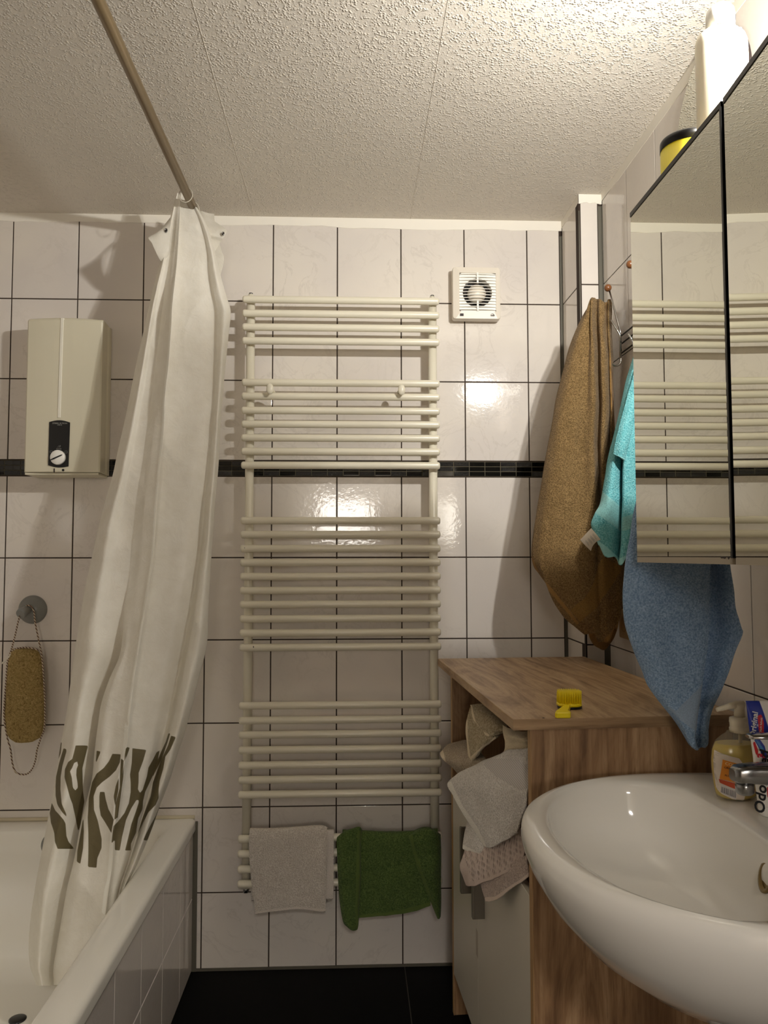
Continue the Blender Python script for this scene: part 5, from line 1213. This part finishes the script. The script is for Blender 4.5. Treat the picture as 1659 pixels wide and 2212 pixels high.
# toothpaste tube standing on its cap
tY=deck(1656,1768).y+.016
tube=thing('toothpaste_tube',(onY(1660,1768,tY).x,tY,ZS),'white and blue toothpaste tube standing on its cap behind the tap','toothpaste')
T=lambda px,py: onY(px,py,tY)
def tw(py): # left and right image edges of the tube
    return float(np.interp(py,[1512,1517,1560,1640,1700,1738],[1610,1611.5,1616.5,1628,1634,1640])), float(np.interp(py,[1512,1560,1640,1700,1738],[1700,1699,1697,1694,1688]))
rings=[]; ys_=list(np.linspace(1738,1514,60)); n=48
NV=[]
for py in ys_:
    l,r_=tw(py); a,b=T(l,py),T(r_,py); f=(1738-py)/224; hw=(b.x-a.x)/2; hd_=max(.0016,.019*(1-f)**.8); ex=1-.35*f
    rings.append([(a.x+hw+hw*math.copysign(abs(math.cos(t))**ex,math.cos(t)),tY+hd_*math.sin(t),a.z) for t in [2*PI*k/n for k in range(n)]])
mb=MB(); lay={k:mb.bm.verts.layers.float.new(k) for k in ('blue','red','cyan','white2')}
mb.loft(rings,True,True)
polys={'blue':[[(1600,1505),(1637,1505),(1650,1540),(1660,1572),(1672,1585),(1672,1590),(1600,1590)],[(1628,1597),(1640,1595),(1652,1612),(1657,1632),(1655,1646),(1648,1640),(1643,1624),(1636,1610)],[(1662,1590),(1720,1590),(1720,1660),(1676,1650),(1668,1620)]],
 'red':[[(1636,1546),(1645,1543),(1650,1560),(1650,1584),(1640,1584)],[(1626,1603),(1631,1602),(1638,1622),(1637,1634),(1632,1628)],[(1656,1700),(1720,1690),(1720,1724),(1658,1724)]],
 'cyan':[[(1630,1598),(1638,1600),(1650,1618),(1652,1632),(1646,1628),(1640,1612)]]}
mb.bm.verts.ensure_lookup_table(); vs=list(mb.bm.verts)
def toimg(p):
    d=Vector(p)-EYE; k=d.dot(CF); return IW/2+F*d.dot(CR)/k, IH/2-F*d.dot(CU)/k
uv=np.array([toimg(v.co) for v in vs])
for k,pl in polys.items():
    sd=_sdf(uv[:,0],uv[:,1],pl)
    for v,x in zip(vs,sd): v[lay[k]]=float(x)
t=NT('printed_tube'); c=srgb(236,232,226)
for k,col in (('blue',srgb(18,44,150)),('cyan',srgb(40,120,180)),('red',srgb(206,44,52))): c=t.mix(t.mrange(t.attr(k),-.5,.5,0,1),c,col)
t.set(Base_Color=c,Roughness=.3); M['tube']=t.m
tb=mb.obj('tube_body',M['tube'],tube)
cc=T(1664,1750); MB().lathe([(.0145,.0002),(.0155,.001),(.017,T(1664,1742).z-ZS),(.016,T(1664,1738).z-ZS+.001)],((T(1640,1740).x+T(1688,1740).x)/2,tY,ZS),n=36).obj('cap',M['white'],tube)
def ttext(name,s,size,px,py,mat,ang,bold=0,shear=0,parent=tb):
    p=onY(px,py,tY-.0215); f=(1738-py)/224; p.y=tY-.019*(1-f)**.8-.0012
    p=onY(px,py,p.y); rt=Vector((math.cos(ang),0,math.sin(ang))); upv=Vector((-math.sin(ang),0,math.cos(ang)))
    text(name,s,size,p,rt,upv,mat,parent,bold=bold,shear=shear)
wi=plain('white_ink',srgb(238,236,232),.4); ri=plain('red_ink',srgb(206,44,60),.4); bi=plain('black_ink',srgb(22,22,26),.4)
ttext('lettering','Original',.0118,1629,1566,wi,math.radians(82),.0002,.12)
ttext('lettering','3fach Schutz',.0042,1644,1566,wi,math.radians(85))
ttext('lettering','3',.0145,1645,1634,ri,math.radians(88),.0006,.15)
ttext('lettering','Odol-med',.0215,1647,1690,bi,math.radians(83),.0005,.2)
# ================================================================== view
w=bpy.data.worlds.new('world'); S.world=w; w.use_nodes=True
w.node_tree.nodes['Background'].inputs[0].default_value=(.9,.95,1,1); w.node_tree.nodes['Background'].inputs[1].default_value=.0
S.view_settings.view_transform='Standard'; S.view_settings.look='None'; S.view_settings.gamma=1; S.view_settings.use_curve_mapping=False
S.view_settings.exposure=EXPO
S.cycles.caustics_reflective=False; S.cycles.caustics_refractive=False
S.cycles.sample_clamp_indirect=6
S.cycles.max_bounces=10; S.cycles.diffuse_bounces=6; S.cycles.transparent_max_bounces=16
